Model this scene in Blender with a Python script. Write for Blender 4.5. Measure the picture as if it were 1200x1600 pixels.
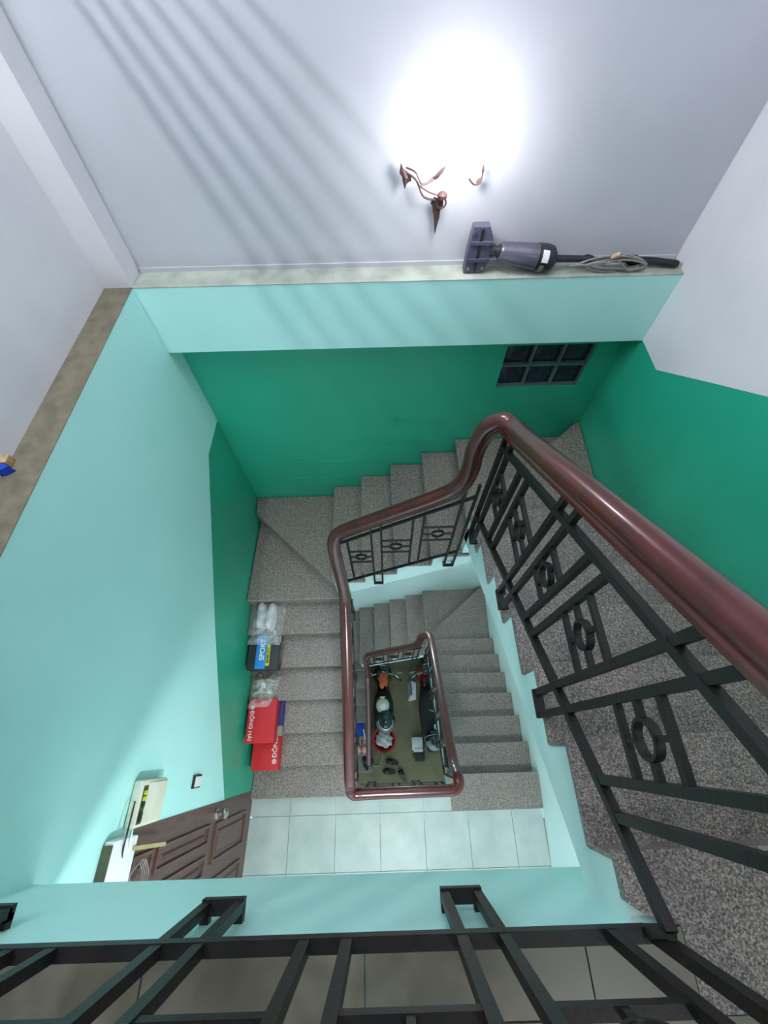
import bpy, bmesh, math, random
from mathutils import Vector, Matrix
random.seed(7)
for o in list(bpy.data.objects): bpy.data.objects.remove(o)
S = bpy.context.scene
COL = S.collection
PI = math.pi

# ------------------------------------------------------------------ camera, world, exposure
cam = bpy.data.cameras.new('camera'); cam.sensor_fit = 'HORIZONTAL'; cam.sensor_width = 36.0
cam.lens = 650.75 / 1200 * 36.0; cam.clip_start = 0.02; cam.clip_end = 60
camo = bpy.data.objects.new('camera', cam); COL.objects.link(camo); S.camera = camo
def _cam():
    a, b, c = math.radians(60.511), math.radians(-0.6294), math.radians(-1.0661)
    f = Vector((0, math.cos(a), -math.sin(a))); r = Vector((1, 0, 0)); u = r.cross(f)
    Rz = Matrix.Rotation(b, 3, 'Z'); f, r, u = Rz @ f, Rz @ r, Rz @ u
    r2 = r * math.cos(c) + u * math.sin(c); u2 = -r * math.sin(c) + u * math.cos(c)
    M = Matrix((r2, u2, -f)).transposed().to_4x4(); M.translation = Vector((0, 0, 4.8289))
    camo.matrix_world = M
_cam()
W = bpy.data.worlds.new('world'); S.world = W; W.use_nodes = True
W.node_tree.nodes['Background'].inputs[0].default_value = (0.75, 0.85, 0.95, 1)
W.node_tree.nodes['Background'].inputs[1].default_value = 1.15
S.view_settings.view_transform = 'Standard'; S.view_settings.look = 'None'
S.view_settings.gamma = 1.0; S.view_settings.use_curve_mapping = False
S.view_settings.exposure = 1.25
P_GLOBE, P_GLOBE2, P_TUBE, P_CEIL, P_LAND, P_GROUND = 28.0, 55.0, 78.0, 14.0, 85.0, 3.5

# ------------------------------------------------------------------ helpers
def wmat(o):
    m = o.matrix_basis.copy()
    return wmat(o.parent) @ o.matrix_parent_inverse @ m if o.parent else m
class MB:
    def __init__(s): s.v = []; s.f = []; s.m = []
    def add(s, vs, fs, mi=0):
        n = len(s.v); s.v += [tuple(p) for p in vs]
        for f in fs: s.f.append([i + n for i in f]); s.m.append(mi)
        return s
    def hexa(s, b, t, mi=0):
        n = len(b)
        fs = [list(range(n))[::-1], [i + n for i in range(n)]]
        for i in range(n): j = (i + 1) % n; fs.append([i, j, j + n, i + n])
        return s.add(list(b) + list(t), fs, mi)
    def box(s, x0, x1, y0, y1, z0, z1, mi=0):
        b = [(x0, y0, z0), (x1, y0, z0), (x1, y1, z0), (x0, y1, z0)]
        return s.hexa(b, [(p[0], p[1], z1) for p in b], mi)
    def slab(s, poly, z0, z1, mi=0):
        a = sum(poly[i][0] * poly[(i + 1) % len(poly)][1] - poly[(i + 1) % len(poly)][0] * poly[i][1] for i in range(len(poly)))
        if a < 0: poly = poly[::-1]
        return s.hexa([(p[0], p[1], z0) for p in poly], [(p[0], p[1], z1) for p in poly], mi)
    def prism(s, poly, ext, mi=0):
        e = Vector(ext)
        return s.hexa([Vector(p) for p in poly], [Vector(p) + e for p in poly], mi)
    def bar(s, p0, p1, w, h=None, up=(0, 0, 1), mi=0):
        h = h or w; p0, p1 = Vector(p0), Vector(p1); t = (p1 - p0).normalized(); u = Vector(up)
        if abs(t.dot(u)) > .99: u = Vector((0, 1, 0))
        a = t.cross(u).normalized(); b = a.cross(t).normalized()
        q = [a * (-w / 2) + b * (-h / 2), a * (w / 2) + b * (-h / 2), a * (w / 2) + b * (h / 2), a * (-w / 2) + b * (h / 2)]
        return s.hexa([p0 + k for k in q][::-1], [p1 + k for k in q][::-1], mi)
    def tube(s, pts, r, n=8, closed=False, mi=0):
        pts = [Vector(p) for p in pts]; N = len(pts); rs = r if isinstance(r, (list, tuple)) else [r] * N
        vs = []; a = None
        for i, p in enumerate(pts):
            q0 = pts[i - 1] if (i or closed) else p; q1 = pts[(i + 1) % N] if (i < N - 1 or closed) else p
            t = (q1 - q0).normalized()
            if a is None:
                a = t.orthogonal().normalized()
            a = (a - t * a.dot(t)).normalized(); b = t.cross(a)
            for k in range(n):
                g = 2 * PI * k / n; vs.append(p + (a * math.cos(g) + b * math.sin(g)) * rs[i])
        fs = []
        for i in range(N if closed else N - 1):
            j = (i + 1) % N
            for k in range(n): l = (k + 1) % n; fs.append([i * n + k, i * n + l, j * n + l, j * n + k])
        if not closed: fs += [list(range(n))[::-1], [(N - 1) * n + k for k in range(n)]]
        return s.add(vs, fs, mi)
    def lathe(s, prof, c=(0, 0, 0), axis=(0, 0, 1), n=20, mi=0, sx=1.0, sy=1.0):
        c = Vector(c); ax = Vector(axis).normalized(); a = ax.orthogonal().normalized()
        if abs(ax.z) > .99: a = Vector((1, 0, 0))
        b = ax.cross(a); vs = []
        for r, h in prof:
            for k in range(n):
                g = 2 * PI * k / n; vs.append(c + ax * h + a * (r * sx * math.cos(g)) + b * (r * sy * math.sin(g)))
        fs = []
        for i in range(len(prof) - 1):
            for k in range(n): l = (k + 1) % n; fs.append([i * n + k, i * n + l, (i + 1) * n + l, (i + 1) * n + k])
        fs += [list(range(n))[::-1], [(len(prof) - 1) * n + k for k in range(n)]]
        return s.add(vs, fs, mi)
    def ball(s, c, r, n=16, mi=0, sc=(1, 1, 1)):
        m = n // 2; c = Vector(c); vs = [c + Vector((0, 0, r * sc[2]))]
        for i in range(1, m):
            th = PI * i / m
            for k in range(n):
                g = 2 * PI * k / n
                vs.append(c + Vector((r * sc[0] * math.sin(th) * math.cos(g), r * sc[1] * math.sin(th) * math.sin(g), r * sc[2] * math.cos(th))))
        vs.append(c - Vector((0, 0, r * sc[2]))); fs = []
        for k in range(n): fs.append([0, 1 + k, 1 + (k + 1) % n])
        for i in range(m - 2):
            for k in range(n):
                l = (k + 1) % n; q = 1 + i * n; fs.append([q + k, q + n + k, q + n + l, q + l])
        q = 1 + (m - 2) * n; e = len(vs) - 1
        for k in range(n): fs.append([q + k, e, q + (k + 1) % n])
        return s.add(vs, fs, mi)
    def grid(s, fn, nu, nv, mi=0, closed_u=False):
        vs = [fn(i / (nu if closed_u else nu - 1), j / (nv - 1)) for j in range(nv) for i in range(nu)]; fs = []
        for j in range(nv - 1):
            for i in range(nu if closed_u else nu - 1):
                k = (i + 1) % nu; fs.append([j * nu + i, j * nu + k, (j + 1) * nu + k, (j + 1) * nu + i])
        return s.add(vs, fs, mi)
    def xf(s, M):
        s.v = [tuple(M @ Vector(p)) for p in s.v]; return s
    def build(s, name, mat, parent=None, smooth=False, bevel=0.0, seg=2, sub=0, weld=False, solid=0.0):
        me = bpy.data.meshes.new(name); me.from_pydata(s.v, [], s.f)
        mats = mat if isinstance(mat, (list, tuple)) else [mat]
        for m in mats: me.materials.append(m)
        if len(mats) > 1: me.polygons.foreach_set('material_index', s.m)
        bm = bmesh.new(); bm.from_mesh(me)
        if weld: bmesh.ops.remove_doubles(bm, verts=bm.verts, dist=1e-5)
        bmesh.ops.recalc_face_normals(bm, faces=bm.faces); 
        if bevel: bmesh.ops.bevel(bm, geom=list(bm.edges), offset=bevel, segments=seg, profile=.6, affect='EDGES', clamp_overlap=True)
        bm.to_mesh(me); bm.free()
        if smooth:
            me.polygons.foreach_set('use_smooth', [True] * len(me.polygons))
            if smooth != 'all': me.set_sharp_from_angle(angle=math.radians(40))
        me.update()
        o = bpy.data.objects.new(name, me); COL.objects.link(o)
        if parent: o.parent = parent; o.matrix_parent_inverse = wmat(parent).inverted()
        if solid: m = o.modifiers.new('s', 'SOLIDIFY'); m.thickness = solid; m.offset = 0
        if sub: m = o.modifiers.new('u', 'SUBSURF'); m.levels = sub; m.render_levels = sub
        return o
def tag(o, label, cat, group=None, kind=None):
    if label: o['label'] = label
    if cat: o['category'] = cat
    if group: o['group'] = group
    if kind: o['kind'] = kind
    return o
def thing(name, label, cat, loc=(0, 0, 0), rz=0, group=None):
    o = bpy.data.objects.new(name, None); COL.objects.link(o); o.empty_display_size = .1
    o.matrix_world = Matrix.Translation(loc) @ Matrix.Rotation(rz, 4, 'Z')
    o.location = loc; o.rotation_euler = (0, 0, rz)
    bpy.context.view_layer.update()
    return tag(o, label, cat, group)
def struct(o, label=None):
    o['kind'] = 'structure'
    if label: o['label'] = label
    return o
def copy_part(src, parent, M):
    c = src.copy(); COL.objects.link(c); c.parent = parent; c.matrix_parent_inverse = Matrix.Identity(4)
    c.matrix_basis = M; return c
def spline(pts, k=6):
    P = [Vector(p) for p in pts]; out = []
    for i in range(len(P) - 1):
        a = P[max(i - 1, 0)]; b = P[i]; c = P[i + 1]; d = P[min(i + 2, len(P) - 1)]
        for j in range(k):
            t = j / k
            out.append(.5 * ((2 * b) + (c - a) * t + (2 * a - 5 * b + 4 * c - d) * t * t + (3 * b - a - 3 * c + d) * t ** 3))
    out.append(P[-1]); return out
def text_mesh(txt, size, name, mat, M, parent, align='CENTER', bold=0.0):
    cu = bpy.data.curves.new('t', 'FONT'); cu.body = txt; cu.size = size; cu.align_x = align; cu.align_y = 'CENTER'
    cu.extrude = .0006; cu.offset = bold
    ob = bpy.data.objects.new('t', cu); COL.objects.link(ob)
    dg = bpy.context.evaluated_depsgraph_get(); me = bpy.data.meshes.new_from_object(ob.evaluated_get(dg))
    bpy.data.objects.remove(ob); me.transform(M); me.materials.clear(); me.materials.append(mat)
    o = bpy.data.objects.new(name, me); COL.objects.link(o); o.parent = parent
    o.matrix_parent_inverse = parent.matrix_world.inverted()
    return o

# ------------------------------------------------------------------ materials
def lin(c): return tuple(((x / 255) / 12.92 if x / 255 <= .04045 else ((x / 255 + .055) / 1.055) ** 2.4) for x in c)
def mat(name, c1, c2=None, scale=8.0, rough=.5, spec=.5, bump=0.0, bscale=40.0, metal=0.0, coat=0.0, detail=6, lo=.35, hi=.65, stretch=None, alpha=1.0, trans=0.0, emit=None, estr=0, rvar=0):
    m = bpy.data.materials.new(name); m.use_nodes = True; N = m.node_tree.nodes; L = m.node_tree.links
    b = N['Principled BSDF']; g = N.new('ShaderNodeNewGeometry')
    src = g.outputs['Position']
    if stretch:
        mp = N.new('ShaderNodeMapping'); mp.inputs['Scale'].default_value = stretch
        L.new(src, mp.inputs['Vector']); src = mp.outputs['Vector']
    nz = N.new('ShaderNodeTexNoise'); nz.inputs['Scale'].default_value = scale; nz.inputs['Detail'].default_value = detail
    L.new(src, nz.inputs['Vector'])
    r = N.new('ShaderNodeValToRGB'); r.color_ramp.elements[0].position = lo; r.color_ramp.elements[1].position = hi
    c2 = c2 or tuple(x * .9 for x in c1)
    r.color_ramp.elements[0].color = (*lin(c2), 1); r.color_ramp.elements[1].color = (*lin(c1), 1)
    L.new(nz.outputs['Fac'], r.inputs['Fac']); L.new(r.outputs['Color'], b.inputs['Base Color'])
    b.inputs['Roughness'].default_value = rough; b.inputs['Specular IOR Level'].default_value = spec
    b.inputs['Metallic'].default_value = metal; b.inputs['Coat Weight'].default_value = coat
    b.inputs['Coat Roughness'].default_value = .12
    b.inputs['Alpha'].default_value = alpha; b.inputs['Transmission Weight'].default_value = trans
    if emit: b.inputs['Emission Color'].default_value = (*lin(emit), 1); b.inputs['Emission Strength'].default_value = estr
    if bump:
        n2 = N.new('ShaderNodeTexNoise'); n2.inputs['Scale'].default_value = bscale; n2.inputs['Detail'].default_value = 4
        L.new(g.outputs['Position'], n2.inputs['Vector'])
        bp = N.new('ShaderNodeBump'); bp.inputs['Strength'].default_value = bump; bp.inputs['Distance'].default_value = .01
        L.new(n2.outputs['Fac'], bp.inputs['Height']); L.new(bp.outputs['Normal'], b.inputs['Normal'])
    m.diffuse_color = (*lin(c1), 1)
    return m
M = {}
M['white'] = mat('white_paint', (196, 197, 205), (189, 190, 198), 2.5, .55, bump=.06, bscale=9)  # white wall paint darkened to hold down the upper walls' brightness
M['white_lit'] = mat('lit_white_paint', (222, 220, 224), (212, 211, 216), 2.5, .55, bump=.06, bscale=9)  # same white, lightened in colour for the walls that catch the lamp
M['mint'] = mat('mint_paint', (192, 242, 237), (186, 238, 232), 2.2, .42, bump=.06, bscale=9)
M['pale'] = mat('pale_mint_paint', (214, 240, 238), (206, 234, 231), 2.5, .5, bump=.06, bscale=9)
M['green'] = mat('green_enamel', (42, 168, 136), (37, 160, 128), 2.0, .36, bump=.08, bscale=7)
M['dust'] = mat('dusty_concrete', (118, 111, 94), (98, 92, 77), 14, .9, bump=.3, bscale=60)
M['dustmint'] = mat('dusty_mint', (178, 184, 172), (152, 158, 147), 9, .8, bump=.2, bscale=60)
M['iron'] = mat('black_iron', (24, 27, 27), (36, 29, 26), 30, .45, .35, bump=.1, bscale=120)
M['wood'] = mat('mahogany', (84, 23, 17), (64, 17, 13), 14, .3, .45, coat=.45, detail=2, lo=.2, hi=.8)
M['door'] = mat('door_wood', (104, 74, 66), (84, 58, 52), 9, .4, .4, stretch=(6, 8, .8))
M['tile'] = mat('pale_tile', (184, 194, 190), (164, 178, 174), 5, .4, .5, lo=.3, hi=.7)
M['tile2'] = mat('grey_tile', (162, 158, 142), (120, 116, 99), 5, .35, .5, lo=.5, hi=.76, detail=10)
M['grout'] = mat('grout', (150, 156, 150), None, 20, .9)
M['grout2'] = mat('grout_dark', (70, 66, 56), None, 20, .9)
M['ground'] = mat('ground_tile', (126, 120, 88), (110, 104, 76), 3, .35)
M['black'] = mat('black_plastic', (26, 27, 30), (18, 19, 22), 10, .35)
M['blackm'] = mat('black_rubber', (22, 22, 24), None, 10, .7)
M['chrome'] = mat('chrome', (214, 208, 204), None, 10, .28, metal=1)
M['offwhite'] = mat('offwhite_plastic', (224, 220, 200), (212, 206, 184), 10, .4)
M['whitep'] = mat('white_plastic', (236, 238, 238), (226, 228, 228), 10, .4)
M['red'] = mat('red_card', (206, 30, 40), (196, 24, 34), 10, .45)
M['bluec'] = mat('navy_card', (30, 52, 120), (26, 44, 104), 10, .5)
M['greyc'] = mat('grey_card', (150, 146, 132), None, 10, .7)
M['blackc'] = mat('black_card', (44, 46, 48), (36, 38, 40), 10, .4)
M['cyan'] = mat('blue_print', (24, 140, 220), None, 10, .4)
M['yellow'] = mat('lime_print', (206, 220, 40), None, 10, .4)
M['ink'] = mat('white_print', (240, 240, 238), None, 10, .5)
M['bluep'] = mat('blue_plastic', (20, 70, 190), (16, 60, 170), 10, .35)
M['tan'] = mat('tan_bristle', (190, 160, 120), (160, 130, 95), 60, .8)
M['shoew'] = mat('shoe_white', (226, 222, 226), (206, 202, 208), 20, .6)
M['shoeg'] = mat('shoe_grey', (66, 80, 84), (50, 60, 66), 20, .6)
M['beige'] = mat('beige_leather', (206, 184, 150), (180, 156, 120), 20, .6)
M['brownl'] = mat('bronze_leaf', (96, 70, 68), (74, 52, 50), 30, .55, metal=.1)
M['cord'] = mat('grey_cord', (150, 142, 138), None, 20, .5)
M['vac'] = mat('vacuum_slate', (92, 90, 112), (78, 76, 98), 12, .38)
M['vacd'] = mat('vacuum_dark', (48, 46, 54), (38, 36, 44), 12, .35)
M['pink'] = mat('pink_foam', (224, 170, 166), (208, 150, 148), 20, .7)
M['teal'] = mat('teal_plastic', (60, 190, 170), None, 10, .4)
M['dkgreen'] = mat('dark_green_shell', (24, 46, 48), None, 6, .15, coat=.6)
M['gloss'] = mat('black_shell', (18, 20, 22), None, 6, .12, coat=.8)
M['visor'] = mat('grey_visor', (120, 128, 132), (100, 108, 112), 6, .1)
M['redp'] = mat('red_plastic', (178, 48, 38), (160, 38, 30), 10, .35)
M['redpaint'] = mat('red_paint', (120, 16, 18), None, 10, .2, coat=.6)
M['cloth'] = mat('grey_cloth', (198, 192, 192), (170, 164, 166), 14, .9)
M['orange'] = mat('orange_cloth', (214, 110, 70), (190, 88, 52), 14, .8)
M['sandal'] = mat('brown_sandal', (52, 36, 30), (38, 26, 22), 20, .6)
M['olive'] = mat('olive_slipper', (90, 92, 66), (60, 60, 44), 20, .6)
M['paper'] = mat('paper', (222, 226, 230), (208, 212, 218), 10, .8)
M['backing'] = mat('dark_backing', (10, 16, 20), None, 10, .6)  # near-black sheet backing the glass blocks
M['leafstick'] = mat('pale_wood_stick', (190, 176, 120), None, 10, .6)

def granite():
    m = bpy.data.materials.new('granite'); m.use_nodes = True; N = m.node_tree.nodes; L = m.node_tree.links
    b = N['Principled BSDF']; g = N.new('ShaderNodeNewGeometry')
    v = N.new('ShaderNodeTexVoronoi'); v.inputs['Scale'].default_value = 260; L.new(g.outputs['Position'], v.inputs['Vector'])
    n = N.new('ShaderNodeTexNoise'); n.inputs['Scale'].default_value = 150; n.inputs['Detail'].default_value = 5; L.new(g.outputs['Position'], n.inputs['Vector'])
    r = N.new('ShaderNodeValToRGB'); e = r.color_ramp.elements
    e[0].position = .30; e[0].color = (*lin((76, 67, 62)), 1); e[1].position = .72; e[1].color = (*lin((178, 167, 160)), 1)
    k = e.new(.5); k.color = (*lin((124, 114, 108)), 1)
    mx = N.new('ShaderNodeMix'); mx.data_type = 'FLOAT'; mx.inputs[0].default_value = .35
    sp = N.new('ShaderNodeSeparateColor'); L.new(v.outputs['Color'], sp.inputs['Color'])
    L.new(n.outputs['Fac'], mx.inputs[2]); L.new(sp.outputs[0], mx.inputs[3])
    L.new(mx.outputs[0], r.inputs['Fac']); L.new(r.outputs['Color'], b.inputs['Base Color'])
    b.inputs['Roughness'].default_value = .38
    m.diffuse_color = (.2, .18, .17, 1); return m
M['granite'] = granite()
def emis(name, c, s):
    m = bpy.data.materials.new(name); m.use_nodes = True; N = m.node_tree.nodes
    b = N['Principled BSDF']; b.inputs['Base Color'].default_value = (*c, 1)
    b.inputs['Emission Color'].default_value = (*c, 1); b.inputs['Emission Strength'].default_value = s
    return m
def poly_bag():
    m = bpy.data.materials.new('clear_polythene'); m.use_nodes = True; N = m.node_tree.nodes; L = m.node_tree.links
    o = N['Material Output']; b = N['Principled BSDF']; b.inputs['Base Color'].default_value = (.8, .84, .86, 1)
    b.inputs['Roughness'].default_value = .22; t = N.new('ShaderNodeBsdfTransparent'); mx = N.new('ShaderNodeMixShader')
    g = N.new('ShaderNodeNewGeometry'); nz = N.new('ShaderNodeTexNoise'); nz.inputs['Scale'].default_value = 22
    L.new(g.outputs['Position'], nz.inputs['Vector'])
    r = N.new('ShaderNodeMapRange'); r.inputs[1].default_value = .35; r.inputs[2].default_value = .7; r.inputs[3].default_value = .14; r.inputs[4].default_value = .42
    L.new(nz.outputs['Fac'], r.inputs[0]); L.new(r.outputs[0], mx.inputs[0])
    L.new(t.outputs[0], mx.inputs[1]); L.new(b.outputs[0], mx.inputs[2]); L.new(mx.outputs[0], o.inputs[0]); return m
M['poly'] = poly_bag()
def glassblock():
    m = mat('glass_block', (34, 44, 66), (22, 30, 48), 30, .12, .6, bump=.35, bscale=90); return m
M['block'] = glassblock()

# ------------------------------------------------------------------ dimensions
r, rl, H = .165, .2072, 3.465
G0 = -21 * rl
XL = lambda y: -1.2858 + .0283 * y
XL2 = lambda y: -1.4254 + .0283 * y
XR = lambda y: 1.4761 + .0452 * y
YF, YB, ZT, ZB = 2.1888, 2.0534, 3.5688, 3.1699
YN, ZC = -3.2, 6.4                                  # wall behind the camera, ceiling
Y1, GL, X9, G2, YWF, XWL, XWR, Y21, G, DL = -.3585, .2626, -.4214, .2668, 1.2373, -.32, .585, -.273, .2615, .2654
YE, ZSB = -.3965, 2.866
yk = lambda k: Y1 + (k - 1) * GL
xk = lambda k: X9 + (k - 9) * G2
yr = lambda k: Y21 + (21 - k) * G

# ------------------------------------------------------------------ walls
def wl(pts, X=XL): return [(X(y), y, z) for y, z in pts]
def face(mb, pts, mi): mb.add(pts, [list(range(len(pts)))], mi)
DY0, DY1, DZ = -.33, -1.18, 2.25                    # door opening in the left wall
b = MB()
dado = [(YF, 2.44), (1.87, 2.437), (.813, 1.724), (DY0, .885)]
low = [(DY0, -.3), (1.2, .7), (YF, .7)]
face(b, wl([(YF, ZT)] + dado + [(DY0, DZ), (DY0, ZT)]), 0)
face(b, wl([(DY0, DZ), (DY1, DZ), (DY1, ZT), (DY0, ZT)]), 0)
face(b, wl([(DY1, ZT), (DY1, G0), (YN, G0), (YN, ZT)]), 0)
face(b, wl(dado + low), 1)
face(b, wl([(DY0, -.3)] + [(DY0, G0), (YF, G0), (YF, .7), (1.2, .7)]), 2)
face(b, wl([(DY0, 0), (DY0, G0), (DY1, G0), (DY1, 0)]), 2)
for ya, yb2, za, zb in ((DY0, DY0, 0, DZ), (DY1, DY1, 0, DZ)):
    face(b, [(XL(ya), ya, za), (XL(ya), ya, zb), (XL(ya) - .1, ya, zb), (XL(ya) - .1, ya, za)], 0)
face(b, [(XL(DY0), DY0, DZ), (XL(DY1), DY1, DZ), (XL(DY1) - .1, DY1, DZ), (XL(DY0) - .1, DY0, DZ)], 0)
struct(b.build('wall_left', [M['mint'], M['green'], M['pale']]))
b = MB(); face(b, wl([(YF, ZT - .1), (YN, ZT - .1), (YN, ZC), (YF, ZC)], XL2), 0)
struct(b.build('wall_left_recessed', [M['white_lit']]))
b = MB(); b.hexa([(XL2(YN), YN, ZT - .003), (XL(YN) + .002, YN, ZT - .003), (XL(YB) + .002, YB, ZT - .003), (XL2(YB), YB, ZT - .003)],
                 [(XL2(YN), YN, ZT), (XL(YN) + .002, YN, ZT), (XL(YB) + .002, YB, ZT), (XL2(YB), YB, ZT)])
lo_ = b.build('trim_ledge', [M['dust']]); struct(lo_)
b = MB(); b.hexa([(XL2(YB), YB, ZT), (XL(YB), YB, ZT), (XL(YF), YF, ZT), (XL2(YF), YF, ZT)],
                 [(XL2(YB), YB, ZC), (XL(YB), YB, ZC), (XL(YF), YF, ZC), (XL2(YF), YF, ZC)])
struct(b.build('wall_corner_column', [M['white_lit']]))

WX0, WX1, WZ0, WZ1 = .828, 1.404, 2.686, 3.047      # glass-block window
b = MB()
fl, fr = XL(YF), XR(YF)
gl_ = [(fl, .7), (-.42, 1.0), (.65, 1.75), (fr, 1.95)]
F_ = lambda pts: [(x, YF, z) for x, z in pts]
face(b, F_([(fl, ZB + .1), (fr, ZB + .1), (fr, ZC), (fl, ZC)]), 0)
face(b, F_([(fl, 1.95), (fl, .7), (-.42, 1.0), (.65, 1.75), (WX0, 1.95)]), 1)
face(b, F_([(.65, 1.75), (fr, 1.95), (WX0, 1.95)]), 1)
face(b, F_([(fl, 1.95), (WX0, 1.95), (WX0, ZB + .1), (fl, ZB + .1)]), 1)
face(b, F_([(WX0, 1.95), (fr, 1.95), (fr, WZ0), (WX0, WZ0)]), 1)
face(b, F_([(WX0, WZ1), (fr, WZ1), (fr, ZB + .1), (WX0, ZB + .1)]), 1)
face(b, F_([(WX1, WZ0), (fr, WZ0), (fr, WZ1), (WX1, WZ1)]), 1)
for p, q in (((WX0, WZ0), (WX1, WZ0)), ((WX1, WZ0), (WX1, WZ1)), ((WX1, WZ1), (WX0, WZ1)), ((WX0, WZ1), (WX0, WZ0))):
    face(b, [(p[0], YF, p[1]), (q[0], YF, q[1]), (q[0], YF + .1, q[1]), (p[0], YF + .1, p[1])], 1)
face(b, F_([(fl, G0), (fr, G0), (fr, 1.95), (.65, 1.75), (-.42, 1.0), (fl, .7)]), 2)
wf = struct(b.build('wall_far', [M['white'], M['green'], M['pale']]))
for x0, x1, z in ((.12, .50, 2.384), (-.26, .47, 2.143), (-.80, .05, 1.889), (-.86, -.33, 1.647)):
    q = MB().box(x0, x1, YF - .009, YF + .003, z - .005, z + .005).build('raised_line', M['green'], wf)  # thin raised strips following the wall's faint horizontal lines
b = MB(); b.hexa([(XL(YB), YB, ZB), (XR(YB), YB, ZB), (XR(YF), YF, ZB), (XL(YF), YF, ZB)],
                 [(XL(YB), YB, ZT - .004), (XR(YB), YB, ZT - .004), (XR(YF), YF, ZT - .004), (XL(YF), YF, ZT - .004)])
bm_ = struct(b.build('wall_far_beam', [M['mint']]))
b = MB(); b.hexa([(XL(YB), YB - .002, ZT - .004), (XR(YB), YB - .002, ZT - .004), (XR(YF), YF, ZT - .004), (XL(YF), YF, ZT - .004)],
                 [(XL(YB), YB - .002, ZT), (XR(YB), YB - .002, ZT), (XR(YF), YF, ZT), (XL(YF), YF, ZT)])
b.build('ledge_top', M['dustmint'], bm_)
MB().box(XL(YF) + .003, XR(YF) - .01, YF - .008, YF, ZT, ZT + .022).build('plaster_skirting', M['white'], bm_)

b = MB()
rd = [(YF, ZB), (1.799, 3.177), (1.432, 3.429), (1.157, 3.615), (-.35, 4.6), (YN, 4.6)]
rlow = [(YN, 3.0), (-.3, 3.0), (1.3, 1.95), (YF, 1.95)]
face(b, wl(rd + [(YN, ZC), (YF, ZC)], XR), 0)
face(b, wl(rd + rlow, XR), 1)
face(b, wl(rlow + [(YF, G0), (YN, G0)], XR), 2)
struct(b.build('wall_right', [M['white_lit'], M['green'], M['pale']]))
ZL = 5.75
b = MB().box(-1.7, 1.8, YN - .1, .45, ZL, ZL + .1); struct(b.build('ceiling', [M['white']]))  # unseen; lowered and extended to shade the near treads, open over the well

b = MB().box(-1.7, 1.7, YN - .1, YN, H - .2, ZL); struct(b.build('wall_near', [M['white']]))  # unseen; put back to keep world light off the upper landing
# window of glass blocks
wn = struct(MB().box(WX0, WX1, YF + .055, YF + .06, WZ0, WZ1).build('window_1', [M['backing']]), 'dark glass block window in the green wall under the beam')
bw, bh = (WX1 - WX0) / 3, (WZ1 - WZ0) / 2
gm = mat('mullion_grey', (96, 116, 118), None, 10, .7)
for i in range(3):
    for j in range(2):
        x0, z0 = WX0 + i * bw, WZ0 + j * bh; q = MB()
        g = .011
        def fn(u, v, x0=x0, z0=z0):
            d = .022 * (1 - (2 * u - 1) ** 4) * (1 - (2 * v - 1) ** 4)
            return (x0 + g + u * (bw - 2 * g), YF + .050 - d, z0 + g + v * (bh - 2 * g))
        q.grid(fn, 9, 9).build('glass_block', M['block'], wn, smooth='all')
q = MB()
for i in range(4): q.box(WX0 + i * bw - .006, WX0 + i * bw + .006, YF + .02, YF + .052, WZ0, WZ1)
for j in range(3): q.box(WX0, WX1, YF + .02, YF + .052, WZ0 + j * bh - .006, WZ0 + j * bh + .006)
q.build('mullion', gm, wn)

# ------------------------------------------------------------------ floors
b = MB().box(-1.5, 1.7, YN, YF, G0 - .1, G0); struct(b.build('floor_ground', [M['ground']]))
def floor_slab(name, z, tile_m, grout_m, zbot):
    xa = lambda y: XL(y) - .09 if z < 1 else XL(y)
    b = MB()
    b.slab([(XL(YN) - .1, YN), (XR(YN), YN), (XR(YE), YE - .22), (XL(YE) - .1, YE - .22)], z - .16, z - .012, 1)
    b.slab([(XL(YE), YE - .22), (XR(YE), YE - .22), (XR(YE), YE), (XL(YE), YE)], zbot, z - .012, 0)
    return struct(b.build(name, [M['mint'], grout_m]))
fU = floor_slab('floor_upper', H, M['tile2'], M['grout2'], ZSB)
fL = floor_slab('floor_landing', 0.0, M['tile'], M['grout'], -.55)
YT = Y21 - DL
def tiles(parent, z, m, xs, ys, xr, jo=.004):
    for i in range(len(xs) - 1):
        for j in range(len(ys) - 1):
            x0, x1, y0, y1 = xs[i], xs[i + 1], ys[j], ys[j + 1]
            if y1 > YT + .001 and x0 >= xr - .01: continue
            if y1 > YT + .001: x1 = min(x1, xr)
            ya = (y0 + y1) / 2; lft = XL(ya) - (.09 if z < 1 and ya < DY0 else 0)
            x0 = max(x0, lft); x1 = min(x1, XR(y0))
            if x1 - x0 < .02: continue
            MB().box(x0 + jo / 2, x1 - jo / 2, y0 + jo / 2, y1 - jo / 2, z - .013, z).build('tile', m, parent)
YT = Y21 - DL
tiles(fU, H, M['tile2'], [-1.622, -1.104, -.586, -.069, .451, .969, 1.487, 2.0], [YT - 1.5, YT - 1.0, YT - .5, YT, YE + .006], .69)
tiles(fL, 0, M['tile'], [-1.77, -1.362, -.948, -.516, -.098, .316, .728, 1.142, 1.556, 1.97], [YT - .85, YT - .425, YT, YE + .0], .585)
# rim of the upper slab: bare mortar lip under the tiles
MB().box(XL(YE) + .002, .60, YE - .004, YE + .005, H - .03, H - .013).build('mortar_lip', M['dust'], fU)
# curb at the landing edge over the well
struct(MB().box(XWL + .02, XWR - .01, YE - .05, YE + .0, .0, .045).build('trim_curb', [M['tile']], bevel=.004))

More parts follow.
